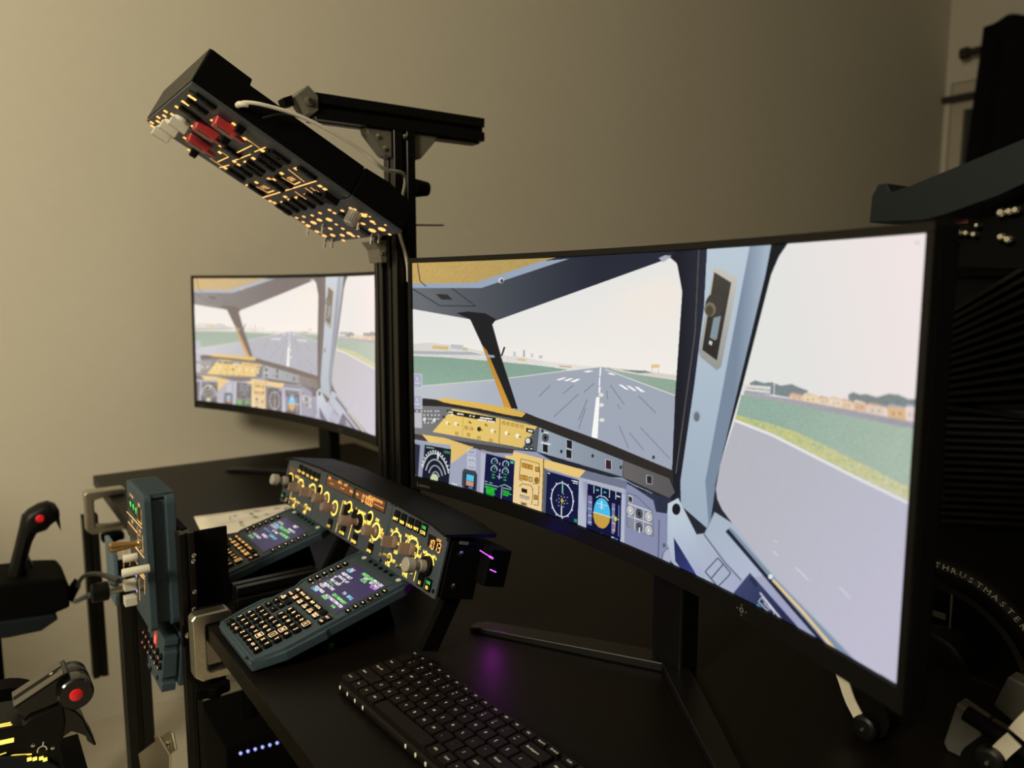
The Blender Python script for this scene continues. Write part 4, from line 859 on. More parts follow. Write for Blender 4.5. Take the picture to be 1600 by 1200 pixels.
for x, y, g_ in ((108, 372, 1), (135, 405, 0)): 
    u, v = A_(x, y, .0022); inst('button', bt, fc, (u, v, 0), scale=(.8, .8, 1)); (lgn if g_ else lt).text('FD' if g_ else 'LS', u, v, .0045, .0026)
for (x, y) in ((600, 485), (665, 520)): u, v = A_(x, y, .0022); inst('button', bt, fc, (u, v, 0))
# knobs
def knob(x, y, r, L, name, mt='knob', base=None, flat=False, shaft=True):
    u, v = A_(x, y); g = MB(); 
    if flat:
        g.lathe([(r, .001), (r * .97, .006), (r * .75, .007)], 24, (u, v, 0)); g.prism([(u - r * .34, v - r * .92), (u + r * .34, v - r * .92), (u + r * .26, v + r * .92), (u - r * .26, v + r * .92)], .006, L, k=.86)
    else:
        n = 18
        g.lathe([(r * .95, .001), (r * .95, .004), (r * .62, .006), (r * .60, L * .45), (r * .98, L * .5), (r, L - .002), (r * .88, L)], 22, (u, v, 0))
        for k in range(n): a = 2 * PI * k / n; g.box(u + r * .97 * math.cos(a) - .0005, u + r * .97 * math.cos(a) + .0005, v + r * .97 * math.sin(a) - .0005, v + r * .97 * math.sin(a) + .0005, L * .52, L - .003)
    return g.build(name, mt, fc, True)
def ringlight(x, y, r, a0=0, a1=360, wd=.0012): u, v = A_(x, y); lt.ring(u, v, .0008, r - wd, r + wd, a0, a1)
for (x, y, r, L) in ((450, 400, .0074, .024), (515, 470, .0074, .024), (838, 652, .0080, .022)):
    ringlight(x, y, r * 1.5, wd=.0016); knob(x, y, r, L, 'selector_knob')
u, v = A_(708, 580); MB().lathe([(.0125, .0006), (.0125, .004), (.0105, .005)], 24, (u, v, 0)).build('knob_skirt', 'key', fc, True); ringlight(708, 580, .0150, wd=.0012); knob(708, 580, .0076, .034, 'altitude_knob')
for (x, y) in ((402, 330), (632, 460), (795, 540)):
    ringlight(x, y, .0078, wd=.0014); u, v = A_(x, y); MB().lathe([(.0058, .0004), (.0058, .003), (.004, .0035)], 18, (u, v, 0)).build('round_button', 'key', fc, True)
for (x, y) in ((990, 735), (1125, 790), (245, 310), (338, 350)):
    ringlight(x, y, .0150, -60, 210, wd=.0010); knob(x, y, .0088, .022, 'mode_selector', flat=True)
for (x, y) in ((1240, 925), (165, 262)):
    u, v = A_(x, y); MB().lathe([(.0135, .0006), (.0135, .005), (.0115, .006)], 24, (u, v, 0)).build('knob_skirt', 'key', fc, True); ringlight(x, y, .0155, 20, 160, wd=.0009)
    MB().lathe([(.0085, .006), (.0085, .014), (.005, .015), (.005, .024), (.0100, .024), (.0100, .034), (.0085, .0355)], 24, (u, v, 0)).build('pressure_knob', 'greyknob', fc, True)
for (x, y) in ((945, 860), (1075, 950), (200, 420), (288, 468)):
    ringlight(x, y, .0062, -120, 150, wd=.0009); u, v = A_(x, y); MB().cyl((u, v, 0), (u - .002, v + .004, .016), .0016, .0026, 10).build('toggle_lever', 'screw', fc, True); MB().lathe([(.0045, 0), (.0045, .0015), (.0025, .002)], 12, (u, v, 0)).build('toggle_nut', 'screw', fc, True)
# scale figures, labels and dividing lines
for (x, y, s) in ((965, 645, '20'), (1003, 635, '40'), (1030, 685, '80'), (1025, 752, '160'), (995, 815, '320'), (1090, 690, 'VOR'), (1140, 705, 'NAV'), (1170, 770, 'ARC'), (1160, 835, 'PLAN'), (1085, 740, 'ILS'), (912, 840, 'ADF'), (975, 882, 'OFF'), (930, 908, 'VOR'), (1042, 925, 'ADF'), (1110, 968, 'OFF'), (1065, 992, 'VOR'),
                  (1230, 815, 'inHg'), (1300, 855, 'hPa'), (605, 430, 'HDG'), (660, 490, 'TRK'), (713, 495, '100'), (745, 510, '1000'), (885, 640, 'UP'), (888, 665, 'V/S'), (880, 695, 'FPA'), (852, 562, 'DN'), (805, 725, 'ALT'), (775, 588, 'METRIC'), (390, 380, 'SPD'), (225, 225, 'ROSE'), (255, 250, 'NAV'), (245, 280, 'ARC'), (262, 295, 'PLAN'), (160, 235, 'inHg'), (185, 245, 'hPa'), (325, 295, '20'), (345, 285, '40'), (350, 330, '80'), (345, 375, '160'), (195, 460, 'OFF'), (232, 428, 'VOR'), (180, 400, 'ADF'), (280, 505, 'OFF'), (318, 475, 'VOR'), (255, 452, 'ADF')):
    u, v = A_(x, y); lt.text(s, u, v, .0048, .0008, sx=1.0, bold=.00030)
def fline(a, b, wd=.0012): p = A_(*a); q = A_(*b); lt.line(p[0], p[1], q[0], q[1], .0008, wd)
for a, b in (((585, 410), (525, 655)), ((690, 462), (622, 715)), ((1160, 940), (1135, 1040)), ((180, 345), (160, 430)), ((1195, 820), (1188, 860)), ((1068, 745), (1120, 680))): fline(a, b)
lt.build('lit_lettering', 'amber', fc); lo.build('lcd_digits', 'lcd', fc); lgn.build('green_lettering', 'green', fc)
for (x, y) in ((965, 428), (995, 445), (1400, 712), (1285, 1120), (875, 880), (430, 172)):
    u, v = A_(x, y); MB().lathe([(.003, 0), (.003, .0008), (.0012, .0008)], 10, (u, v, 0)).build('panel_screw', 'key', fc)
fb = thing('support_bracket', 'silver angled bracket under the autopilot panel', 'bracket', (-1.10, .46, ZD))
q0 = onz(525, 880, ZD + .02) ; fb.location = (q0.x, q0.y, ZD)
MB().prism([(0, 0), (.055, .02), (.075, .085), (.066, .088), (.048, .03), (0, .010)][::-1], -.008, .026, 'yzx').build('arm', 'steel', fb, bevel=.001); screwhead(MB(), (.026, .03, .020), (1, 0, 0), .004).build('screw', 'screw', fb, True)

# ------------------------------------------------------------------ two cockpit keypads with screens (flight management units)
tM = .257
def mcdu(o, label, lines, dim):
    M = frame(o, (1, 0, 0), (0, math.cos(tM), math.sin(tM)))
    t = thing('flight_computer_keypad', label, 'keypad', M, 'flight computer keypads in front of the autopilot panel')
    out = [(.002, -.003), (.140, -.003), (.157, .040), (.159, .095), (.156, .100), (.158, .215), (.148, .234), (.004, .234), (-.006, .222), (-.006, .120), (.004, .110), (.004, .080), (-.006, .070), (-.006, .030)]
    MB().prism(out, -.0165, -.003).build('case', 'bluegrey', t, bevel=.0018)
    inn = [(.008, .004), (.138, .004), (.150, .044), (.150, .10), (.150, .224), (.006, .224), (.002, .21), (.002, .125), (.010, .112), (.010, .078), (.002, .066), (.002, .036)]
    rim = MB()
    n = len(inn); sc = lambda p, e: (p[0] + (p[0] - .076) / .076 * e, p[1] + (p[1] - .114) / .114 * e)
    rim.v = [(p[0], p[1], .0012) for p in inn] + [(sc(p, .0042)[0], sc(p, .0042)[1], .0012) for p in inn] + [(sc(p, .005)[0], sc(p, .005)[1], -.0032) for p in inn] + [(p[0], p[1], -.0005) for p in inn]
    for i in range(n):
        j = (i + 1) % n
        rim.f += [(i, i + n, j + n, j), (i + n, i + 2 * n, j + 2 * n, j + n), (i + 3 * n, i, j, j + 3 * n)]
    rim.build('rim', 'bluegrey', t)
    MB().prism(inn, -.003, -.0004).build('faceplate', 'bluegrey', t)
    # screen with raised surround
    MB().prism([(.024, .119), (.138, .119), (.138, .211), (.024, .211)], -.0004, .0004).build('screen_surround', 'panelgrey', t)
    scr = MB().prism([(.033, .123), (.135, .123), (.135, .2005), (.033, .2005)], .0004, .0009).build('screen', 'scrblue', t)
    for mt, L in lines.items():
        b = MB()
        for (s, x, row, h_, al) in L: b.text(s, .0345 + x * .0992, .1965 - row * .0057, h_, .0012, sx=.92, align=al, bold=.00018)
        b.build('screen_text', mt, scr)
    sq = MB().prism(rrect(.0125, .0088, .0010), 0, .0032, k=.94).mesh('key', 'key'); rd = MB().lathe([(.0056, 0), (.0054, .004), (.0046, .005)], 18).mesh('key', 'key', True); ab = MB().prism(rrect(.0112, .0108, .003), 0, .0046, k=.90).mesh('key', 'key')
    lg = MB(); wh = MB()
    def key(me, u, v, s='', hz=.0035, h_=.0044, box=False):
        inst('key', me, t, (u, v, -.0004))
        for i, q in enumerate(s.split('\n') if s else []):
            nl = s.count('\n') + 1
            lg.text(q, u, v + ((nl - 1) / 2 - i) * .0038, h_ * 1.1 if nl == 1 else .0032, hz + .0002, sx=.92, bold=.00022)
        if box:
            for (a, b, c, d) in ((-.0052, -.0046, .0052, -.0046), (-.0052, .0046, .0052, .0046), (-.0052, -.0046, -.0052, .0046), (.0052, -.0046, .0052, .0046)): lg.line(u + a, v + b, u + c, v + d, hz + .0002, .0008)
    al = 'ABCDEFGHIJKLMNOPQRSTUVWXYZ/'
    for k in range(30):
        r, c = divmod(k, 5); u = .0705 - r * .0006 + c * .0148; v = .0808 - r * .01346
        s = al[k] if k < 27 else ('SP', 'OV', 'CL')[k - 27]
        key(ab, u, v, s, .0042, .0048 if k < 27 else .0038, s in 'ENSW')
    for k, s in enumerate(('1', '2', '3', '4', '5', '6', '7', '8', '9', '.', '0', '+/-')):
        r, c = divmod(k, 3); key(rd, .0234 - r * .0008 + c * .0147, .0514 - r * .0136, s, .0046, .0046)
    for k, s in enumerate(('DIR', 'PROG', 'PERF', 'INIT', 'DATA', '')): key(sq, .0253 + k * .0188, .1100, s, .0028, .0036)
    for k, s in enumerate(('F-PLN', 'RAD\nNAV', 'FUEL\nPRED', 'SEC\nF-PLN', 'ATC\nCOMM', 'MCDU\nMENU')): key(sq, .0249 + k * .0186, .0988, s, .0028, .0030)
    for (u, v, s) in ((.0247, .0880, 'AIR\nPORT'), (.0440, .0877, ''), (.0229, .0770, '<'), (.0427, .0770, '+'), (.0221, .0656, '>'), (.0423, .0656, '-')): key(sq, u, v, s, .0028, .0036)
    for (u, v, s) in ((.1400, .1077, 'BRT'), (.1400, .0985, 'DIM')): inst('key', sq, t, (u, v, -.0004), scale=(.8, .95, 1)); lg.text(s, u, v, .0034, .0030)
    for k in range(6):
        for (u, s) in ((.0137 + k * .0006, 1), (.1490, -1)):
            v = .1340 + k * .0113; inst('line_key', sq, t, (u, v, -.0004), scale=(.72, .8, 1)); wh.rect(u, v, .0030, .0048, .0012); 
            if s > 0: wh.rect(u + .0098, v, .0002, .0052, .0011)
    lg.build('key_lettering', 'orange' if dim else 'keyleg', t); wh.build('key_marks', 'keyleg', t)
    for (u, v) in ((.0226, .2196), (.1351, .2196)): MB().add([(u + .0052 * math.cos(a), v + .0036 * math.sin(a), -.0002) for a in [k * PI / 7 for k in range(14)]], [tuple(range(14))]).build('annunciator', 'white_print', t)
    for k in range(5): MB().prism(rrect(.0085, .0052, .001, cx=.045 + k * .017, cy=.2196), -.0004, .0004).build('annunciator', 'key', t)
    MB().prism(rrect(.048, .003, .001, cx=.104, cy=.0022), -.0004, .0002).build('slot', 'key', t)
    for (u, v) in ((.150, .112), (.150, .222), (.13, -.0005)): MB().lathe([(.0032, 0), (.0032, .0012), (.0014, .0012)], 12, (u, v, -.0002)).build('case_screw', 'black', t)
    MB().prism([(.07, -.0165), (.20, -.0165), (.20, -.0685), (.07, -.0340)][::-1], .02, .125, 'yzx').build('stand_wedge', 'matte', t)
    return t, M
P1 = {'lcd_green': [('PREFLIGHT', .36, 0.3, .0055, 'l'), ('FL392', .50, 2.0, .0048, 'l'), ('---*/----.-', .04, 7.9, .0046, 'l'), ('GPS PRIMARY', .50, 9.9, .0050, 'l'), ('HIGH', .40, 12.0, .0048, 'l'), ('0.06', .78, 12.4, .0046, 'l')],
      'lcd_white': [('PROG01', .98, .2, .0055, 'r'), ('CRZ', .04, 1.2, .0045, 'l'), ('OPT', .50, 1.2, .0045, 'l'), ('REC MAX', .98, 1.2, .0045, 'r'), ('<REPORT', .02, 3.6, .0055, 'l'), ('UPDATE AT', .06, 5.0, .0045, 'l'), ('*[', .02, 5.9, .0055, 'l'), (']', .30, 5.9, .0055, 'l'), ('BRG /DIST', .06, 7.0, .0046, 'l'), ('TO', .60, 7.9, .0048, 'l'), ('PREDICTIVE', .06, 9.0, .0046, 'l'), ('<GPS', .02, 9.9, .0055, 'l'), ('REQUIRED', .04, 11.2, .0046, 'l'), ('ACCUR', .42, 11.2, .0046, 'l'), ('ESTIMATED', .98, 11.2, .0046, 'r')],
      'lcd_cyan': [('FL310', .02, 2.0, .0048, 'l'), ('RPLL', .76, 7.9, .0055, 'l'), ('2.0NM', .02, 12.0, .0046, 'l')], 'lcd_magenta': []}
P1 = {{'lcd_magenta': 'lcd_mag'}.get(k, k): v for k, v in P1.items()}
P1['lcd_mag'] = [('FL398', .98, 2.0, .0048, 'r')]
P2 = {'lcd_white': [('INIT', .60, .3, .006, 'c'), ('FROM/TO', .55, 2.2, .0046, 'l'), ('CO RTE', .02, 2.2, .0046, 'l'), ('ALTN RTE', .02, 4.6, .0046, 'l'), ('FLT NBR', .3, 5.8, .0046, 'l'), ('COST INDEX', .04, 10.6, .0046, 'l'), ('WIND>', .40, 9.0, .006, 'c')], 'lcd_green': [('RPLL/RPVM', .30, 3.3, .0062, 'l'), ('ALIGN IRS', .56, 5.0, .006, 'l'), ('TROPO', .04, 12, .005, 'l')], 'lcd_cyan': [('NONE-------', .02, 3.6, .0058, 'l'), ('----/--------', .02, 6.8, .0055, 'l'), ('FL310/-30', .45, 7.6, .0055, 'l')]}
mc1, M1 = mcdu((-1.08, .274, .757), 'nearest flight computer keypad with letter keys and a lit text page', P1, False)
mc2, M2 = mcdu((-1.379, .274, .757), 'farther flight computer keypad beside the paper sheet, partly hidden', P2, True)

# ------------------------------------------------------------------ landing-gear panel
MG = frame((-1.334, .206, .713), (1, 0, 0), (0, 0, 1))
WG, HG = .134, .209
ge = thing('gear_panel', 'tall blue-grey gear lever panel with ivory knobs and a brass lever', 'control panel', MG)
MB().prism(rrect(WG, HG, .008, cx=WG / 2, cy=HG / 2), -.011, 0).build('front_shell', 'bluegrey', ge, bevel=.0015)
MB().prism(rrect(WG - .022, HG - .014, .006, cx=WG / 2, cy=HG / 2), -.030, -.011).build('waist', 'bluegrey', ge)
MB().prism(rrect(WG - .002, HG - .004, .012, cx=WG / 2, cy=HG / 2), -.044, -.030).build('rear_shell', 'bluegrey', ge, bevel=.0015)
MB().box(.012, WG - .008, HG - .006, HG - .0004, -.031, -.0105).build('vent_bed', 'bluegrey', ge)
for k in range(10): MB().box(.014 + k * .0118, .019 + k * .0118, HG - .0004, HG + .0012, -.043, -.004).build('vent_rib', 'bluegrey', ge, bevel=.0005)
g1 = lambda x, y, h=0: hit(MG, 180 + x * .1, 740 + y * .1, h)
g2 = lambda x, y, h=0: hit(MG, 170 + x * .1083, 830 + y * .1083, h)
def ccw(pl):
    a = sum(pl[i][0] * pl[(i + 1) % len(pl)][1] - pl[(i + 1) % len(pl)][0] * pl[i][1] for i in range(len(pl)))
    return pl if a > 0 else pl[::-1]
def gwin(f, L, nm='indicator_window'): MB().prism(ccw([f(x, y) for x, y in L]), 0, .0012).build(nm, 'window', ge)
gwin(g1, [(212, 372), (338, 555), (336, 690), (214, 515)]); gwin(g1, [(358, 530), (408, 590), (410, 755), (360, 690)]); gwin(g1, [(205, 760), (350, 930), (352, 1040), (208, 950)]); gwin(g2, [(455, 640), (518, 710), (515, 900), (460, 830)]); gwin(g2, [(340, 395), (400, 440), (402, 500), (345, 500)], 'slot'); gwin(g2, [(318, 630), (425, 640), (432, 1010), (330, 1000)], 'lever_slot')
gg = MB(); go = MB()
for (x, y) in ((240, 485), (285, 532), (326, 588)):
    u, v = g1(x, y, .0012); gg.add([(u - .0055, v + .005, .0015), (u, v - .006, .0015), (u + .0055, v + .005, .0015)], [(0, 1, 2)])
gg.build('green_arrows', 'green', ge)
def gline(f, a, b, wd=.0012): p = f(*a); q = f(*b); go.line(p[0], p[1], q[0], q[1], .0006, wd)
for a, b in (((185, 590), (425, 855)), ((350, 520), (355, 735)), ((408, 560), (416, 800)), ((365, 735), (416, 795)), ((205, 745), (350, 925)), ((352, 820), (355, 1030)), ((300, 1120), (360, 1195))): gline(g1, a, b)
for a, b in (((205, 235), (235, 780)), ((375, 205), (515, 385)), ((450, 550), (525, 660)), ((460, 630), (520, 690)), ((522, 700), (522, 910)), ((300, 265), (310, 500)), ((360, 365), (420, 480)), ((440, 690), (450, 1000)), ((225, 790), (245, 850)), ((490, 60), (500, 320))): gline(g2, a, b, .0015)
for (f, x, y, s, h_) in ((g1, 260, 345, 'LDG GEAR', .0042), (g1, 378, 490, 'BRK', .0052), (g1, 275, 750, 'BRK', .005), (g1, 395, 900, 'PRESS', .004), (g1, 385, 960, 'ACCU', .004), (g2, 480, 610, 'TERR', .0045), (g2, 470, 280, 'OFF', .0045)): u, v = f(x, y); go.text(s, u, v, h_, .0006)
go.build('lit_lettering', 'orange', ge)
bl = MB()
for (x, y) in ((395, 640), (405, 860)): u, v = g2(x, y, .0012); bl.rect(u, v, .0014, .008, .004)
bl.build('blue_position_lights', 'blueled', ge)
u, v = g2(455, 165); MB().lathe([(.0075, 0), (.0075, .003), (.004, .005)], 16, (u, v, 0)).build('lever_collar', 'screw', ge, True)
lv = MB().tube([(u, v, .004), (u, v - .001, .012), (u, v, .036), (u, v, .040), (u, v, .0425)], [.0045, .0052, .0078, .0078, .005], 18).build('gear_lever', 'gold', ge, True)
def stub(x, y, L, r): u, v = g2(x, y, L); return MB().tube([(u, v, .0), (u, v, L - .001), (u, v, L)], [r, r, r * .86], 18).build('ivory_knob', 'ivory', ge, True)
stub(205, 405, .020, .0062); stub(190, 610, .036, .0062)
for (x, y) in ((362, 757), (372, 975)):
    u, v = g2(x + 30, y, .0); MB().prism(rrect(.018, .0155, .002, cx=u, cy=v), 0, .018, k=.96).build('ivory_cap', 'ivory', ge, bevel=.001)

# small keypad panel hanging under it
o_ = onx(257, 1000, -1.2); HK = .082; WK = .105; tk = math.radians(84)
MK = frame(Vector((-1.2 - WK, o_.y - HK * math.cos(tk), o_.z - HK * math.sin(tk))), (1, 0, 0), (0, math.cos(tk), math.sin(tk)))
kp = thing('radio_keypad', 'small blue-grey keypad with a glowing red digit below the gear panel', 'keypad', MK)
MB().prism([(0, 0), (WK, 0), (WK, .012), (WK - .004, .014), (WK - .004, .020), (WK, .022), (WK, .060), (WK - .004, .062), (WK - .004, .070), (WK, .072), (WK, HK), (0, HK)], -.020, 0).build('front_shell', 'bluegrey', kp, bevel=.001)
MB().prism([(.004, .006), (WK + .002, .006), (WK + .002, HK + .003), (.004, HK + .003)], -.036, -.024, top=None).box(.01, WK - .006, .01, HK - .004, -.025, -.019).build('rear_shell', 'bluegrey', kp, bevel=.001)
k1 = lambda x, y, h=0: hit(MK, 200 + x * .125, 950 + y * .125, h)
kk = MB().lathe([(.0052, 0), (.0050, .004), (.004, .005)], 14).mesh('round_key', 'key', True); kl = MB()
for (x, y) in ((198, 295), (232, 350), (270, 415), (308, 480), (346, 545), (388, 615), (188, 420), (220, 480), (258, 545), (298, 610), (338, 675), (380, 735)):
    u, v = k1(x, y, .004); inst('round_key', kk, kp, (u, v, 0)); kl.rect(u, v - .001, .0054, .0042, .0030)
kl.build('lit_lettering', mat('pink_legend', (.6, .3, .2), .5, emit=(1, .36, .2), es=.6), kp)
u, v = k1(350, 385); MB().prism(rrect(.020, .026, .005, cx=u, cy=v), 0, .0012).build('digit_window', mat('red_digit_window', (.25, .06, .05), .25, emit=(.5, .05, .03), es=.35), kp); MB().text('8', u, v, .017, .0016, sx=.9).build('red_digit', 'red7', kp)
for (x, y) in ((180, 545), (248, 660), (290, 760), (372, 870)): u, v = k1(x, y); MB().lathe([(.004, 0), (.004, .0012), (.0015, .0012)], 10, (u, v, 0)).build('panel_screw', 'key', kp)

# black frame carrying the panels
fr = thing('panel_frame', 'black bolted plate frame behind the gear panel and under the far keypad', 'frame', (0, 0, 0))
MB().box(-1.36, -1.190, .2515, .2625, .700, .868).build('face_plate', 'matte', fr, bevel=.001)
MB().box(-1.189, -1.183, .268, .318, .742, .862).build('side_plate', 'matte', fr, bevel=.001)
extrusion(MB(), (-1.172, .2540, .26), (-1.172, .2540, .868), .022).build('post', 'alu', fr, bevel=.0008, seg=1)
for (x, y) in ((303, 868), (302, 877), (304, 925), (303, 952)): screwhead(MB(), onx(x, y, -1.1608), (1, 0, 0), .0034).build('screw', 'screw', fr, True)
extrusion(MB(), (-1.165, .3195, .757), (-1.165, .45, .757), .03).build('rail', 'alu', fr, bevel=.0008, seg=1)
MB().box(-1.161, -1.153, .240, .262, .70, .73).build('clamp_tab', 'matte', fr); screwhead(MB(), (-1.153, .247, .717), (1, 0, 0), .0045).build('screw', 'screw', fr, True)

# silver C-clamps on the front desk edge
def clamp(X, label, W=.012, big=0.0):
    t = thing('desk_clamp', label, 'clamp', (X, YF, ZD), 'silver clamps on the desk edge')
    e = big; sec = [(-.016 - e, .018), (.030, .018), (.036, .0125), (.036, .001), (-.001, .001), (-.0015 - e, -.004), (-.0015 - e, -.066), (.002, -.070), (.066, -.070), (.070, -.075), (.070, -.084), (-.010 - e, -.084), (-.021 - e, -.074), (-.021 - e, .012)]
    MB().prism(sec[::-1], -W, W, 'yzx').build('body', 'steel', t, bevel=.004, seg=3)
    MB().tube([(0, .058, -.130), (0, .058, -.0275)], .0042, 12).build('screw_rod', 'screw', t, True)
    MB().lathe([(.011, 0), (.011, .004), (.006, .006)], 16, (0, .058, -.0335)).build('pad', 'matte', t, True)
    kn = [(.024 * (1 + .14 * math.cos(6 * a)) * math.cos(a), .004 + .024 * (1 + .14 * math.cos(6 * a)) * math.sin(a)) for a in [k * PI / 18 for k in range(36)]]
    MB().prism(kn, -.108, -.092).build('star_knob', 'matte', t, bevel=.002)
    MB().tube([(0, .058, -.165), (0, .058, -.122), (0, .058, -.118)], [.011, .010, .007], 14).build('grip', 'matte', t, True)
    return t
clamp(-1.128, 'near silver clamp gripping the desk edge under the nearest keypad')
clamp(-1.985, 'far silver clamp on the desk corner by the wall, out of focus', .016, .03)
# posts hanging at the left end
def hpost(x, y, z0, z1, s, label):
    t = thing('frame_post', label, 'post', (x, y, z0))
    extrusion(MB(), (0, 0, 0), (0, 0, z1 - z0), s).build('profile', 'alu', t, bevel=.0008, seg=1)
    MB().box(-s / 2, s / 2, -s / 2, s / 2, z1 - z0, z1 - z0 + .003).build('end_cap', 'matte', t)
    return t
pA = ony(139, 800, .236); pB = ony(146, 1040, .236)
hpost(pA.x, .236, pB.z + .03, pA.z - .01, .034, 'short black slotted post hanging at the far desk corner')
pC = ony(203, 900, .236)
t = hpost(pC.x, .236, 0, ZD - .03, .045, 'thick black slotted post between the gear panel and the far corner')
sp = thing('side_lever_panel', 'small blurred blue-grey panel left of the gear panel', 'panel', frame((pC.x - .055, .205, .640), (1, 0, 0), (0, 0, 1)))
MB().prism([(0, .02), (.02, 0), (.075, 0), (.085, .02), (.085, .115), (.0, .115)], -.008, 0).build('plate', 'bluegrey2', sp, bevel=.0015)
MB().box(.02, .06, .03, .09, -.012, -.008).build('rear_block', 'matte', sp)
cb = [ony(*p, .20) for p in ((186, 905), (165, 920), (140, 930), (118, 940))]
tag(MB().tube(smoothpath(cb), .006, 10).build('blue_cable', 'bluegrey2', smooth=True), 'thick blue-grey cable running left from the small blurred panel', 'cable')
kn = ony(156, 925, .175); kt = thing('round_handle', 'round black handle on the short post by the wall', 'handle', kn)
MB().tube([(0, -.014, 0), (0, -.012, 0), (0, .012, 0), (0, .014, 0)], [.014, .017, .017, .014], 20).build('disc', 'black', kt, True); MB().cyl((0, .013, 0), (0, .044, 0), .008, n=12).build('stem', 'steel', kt, True)
cable('arched_cable', 'thin dark cable arching between the joystick and the short post', [ony(*p, .17) for p in ((121, 916), (128, 903), (140, 897), (160, 898), (185, 908))], .004, 'darkcable')
cable('floor_cable', 'dark cable sagging along the wall behind the posts', [onx(*p, XW + .02) for p in ((150, 1175), (175, 1155), (205, 1143), (240, 1140), (275, 1138), (320, 1145))], .006, 'darkcable')

# ------------------------------------------------------------------ side-stick joystick
XJ = -1.86
js = thing('joystick', 'black joystick with a red button at the far left edge', 'joystick', (XJ, .1, .45))
def jp(x, y): p = onx(x, y, XJ); return (p.y - .1, p.z - .45)
out = [(8, 925), (13, 893), (22, 858), (30, 825), (34, 806), (44, 796), (60, 787), (74, 783), (86, 787), (92, 796), (93, 806), (88, 812), (80, 818), (72, 827), (57, 832), (50, 845), (45, 862), (42, 880), (40, 905), (40, 925)]
O = [jp(*q) for q in out]; cxm = sum(p[0] for p in O) / len(O); czm = sum(p[1] for p in O) / len(O)
def shrink(O, e):   # pull each outline point inwards along its normal
    n = len(O); res = []
    for i in range(n):
        a = Vector(O[i - 1]); b = Vector(O[(i + 1) % n]); d = (b - a).normalized(); res.append((O[i][0] + d.y * e, O[i][1] - d.x * e))
    return res
area_ = sum(O[i][0] * O[(i + 1) % len(O)][1] - O[(i + 1) % len(O)][0] * O[i][1] for i in range(len(O)))
sg = -1 if area_ > 0 else 1
gm = MB(); rings = [(-.024, .014), (-.019, .005), (-.008, 0), (.008, 0), (.019, .005), (.024, .014)]
n = len(O)
for (xx, e) in rings: gm.v += [(xx, y, z) for y, z in shrink(O, e * sg)]
for i in range(len(rings) - 1):
    for j in range(n): a = i * n + j; b = i * n + (j + 1) % n; gm.f.append((a, b, b + n, a + n))
gm.f += [tuple(reversed(range(n))), tuple(range((len(rings) - 1) * n, len(rings) * n))]
gm.build('grip', 'black', js, True)
q = jp(61, 806); MB().tube([(.020, q[0], q[1]), (.027, q[0], q[1]), (.030, q[0], q[1])], [.0085, .0085, .006], 16).build('red_button', 'redbtn', js, True)
T = [jp(*a) for a in ((84, 808), (92, 803), (94, 818), (95, 829), (90, 820))]; MB().prism(ccw(T), -.007, .007, 'yzx').build('trigger', 'black', js, bevel=.001)
T = [jp(*a) for a in ((38, 868), (46, 872), (52, 883), (46, 887), (38, 886))]; MB().prism(ccw(T), -.020, .020, 'yzx').build('hand_rest', 'black', js, bevel=.003)
T = [jp(*a) for a in ((-40, 905), (10, 899), (60, 893), (94, 892), (103, 903), (104, 935), (80, 945), (0, 958), (-40, 960))]; MB().prism(ccw(T), -.09, .06, 'yzx').build('base', 'matte', js, bevel=.005)
q = jp(22, 910); MB().lathe([(.036, 0), (.030, .012), (.022, .024)], 20, (0, q[0], q[1] - .006)).build('boot', 'matte', js, True)
T = [jp(*a) for a in ((-60, 962), (80, 944), (86, 950), (60, 968), (10, 978), (-60, 984))]; MB().prism(ccw(T), -.07, .07, 'yzx').build('mount_tray', 'bluedark', js, bevel=.003)
q = jp(-20, 975); MB().cyl((0, q[0], q[1]), (0, q[0], -.45), .022, n=14).build('pillar', 'matte', js, True); MB().lathe([(.16, 0), (.16, .012), (.03, .02)], 24, (0, q[0], -.45)).build('floor_plate', 'matte', js, True)
T = [jp(*a) for a in ((100, 930), (118, 905), (126, 912), (112, 940))]; MB().prism(ccw(T), -.012, .012, 'yzx').build('cable_clip', 'matte', js, bevel=.002)

# ------------------------------------------------------------------ throttle quadrant
XT = -.98
th = thing('throttle_quadrant', 'gloss black throttle lever unit with a red button and amber scales, bottom left', 'throttle', (XT, .08, .70))
def tp(x, y, X=XT): p = onx(x, y, X); return (p.y - .08, p.z - .70)
c = tp(119, 1085)
MB().tube([(.001, c[0], c[1]), (-.001, c[0], c[1]), (-.022, c[0], c[1]), (-.024, c[0], c[1]), (-.026, c[0], c[1]), (-.055, c[0], c[1]), (-.060, c[0], c[1])], [.0168, .0188, .0188, .0180, .0188, .0178, .013], 28).build('lever_head', 'gloss', th, True)
MB().tube([(.001, c[0], c[1]), (.0022, c[0], c[1]), (.003, c[0], c[1])], [.0072, .0072, .006], 20).build('red_button', 'redbtn', th, True)
a = Vector(tp(104, 1074)); b = Vector(tp(30, 1124)); d = (b - a).normalized(); nn = Vector((-d.y, d.x)); nn = nn if nn.y > 0 else -nn
def bar(o0, o1, h0, h1, x0, x1, nm, mt, bv=.001):
    P = [a + d * o0 + nn * h0, a + d * o1 + nn * h0, a + d * o1 + nn * h1, a + d * o0 + nn * h1]
    return MB().prism(ccw([(p.x, p.y) for p in P]), x0, x1, 'yzx').build(nm, mt, th, bevel=bv)
L_ = (b - a).length
bar(-.008, L_, -.016, .010, -.052, -.012, 'lever_arm', 'gloss', .0015)
for x0_, x1_ in ((-.051, -.037), (-.027, -.013)): bar(-.004, L_ - .001, .0101, .0111, x0_, x1_, 'arm_highlight', 'highlightgrey', .0004)  # thin highlights on the black arm, put in as raised lighter strips
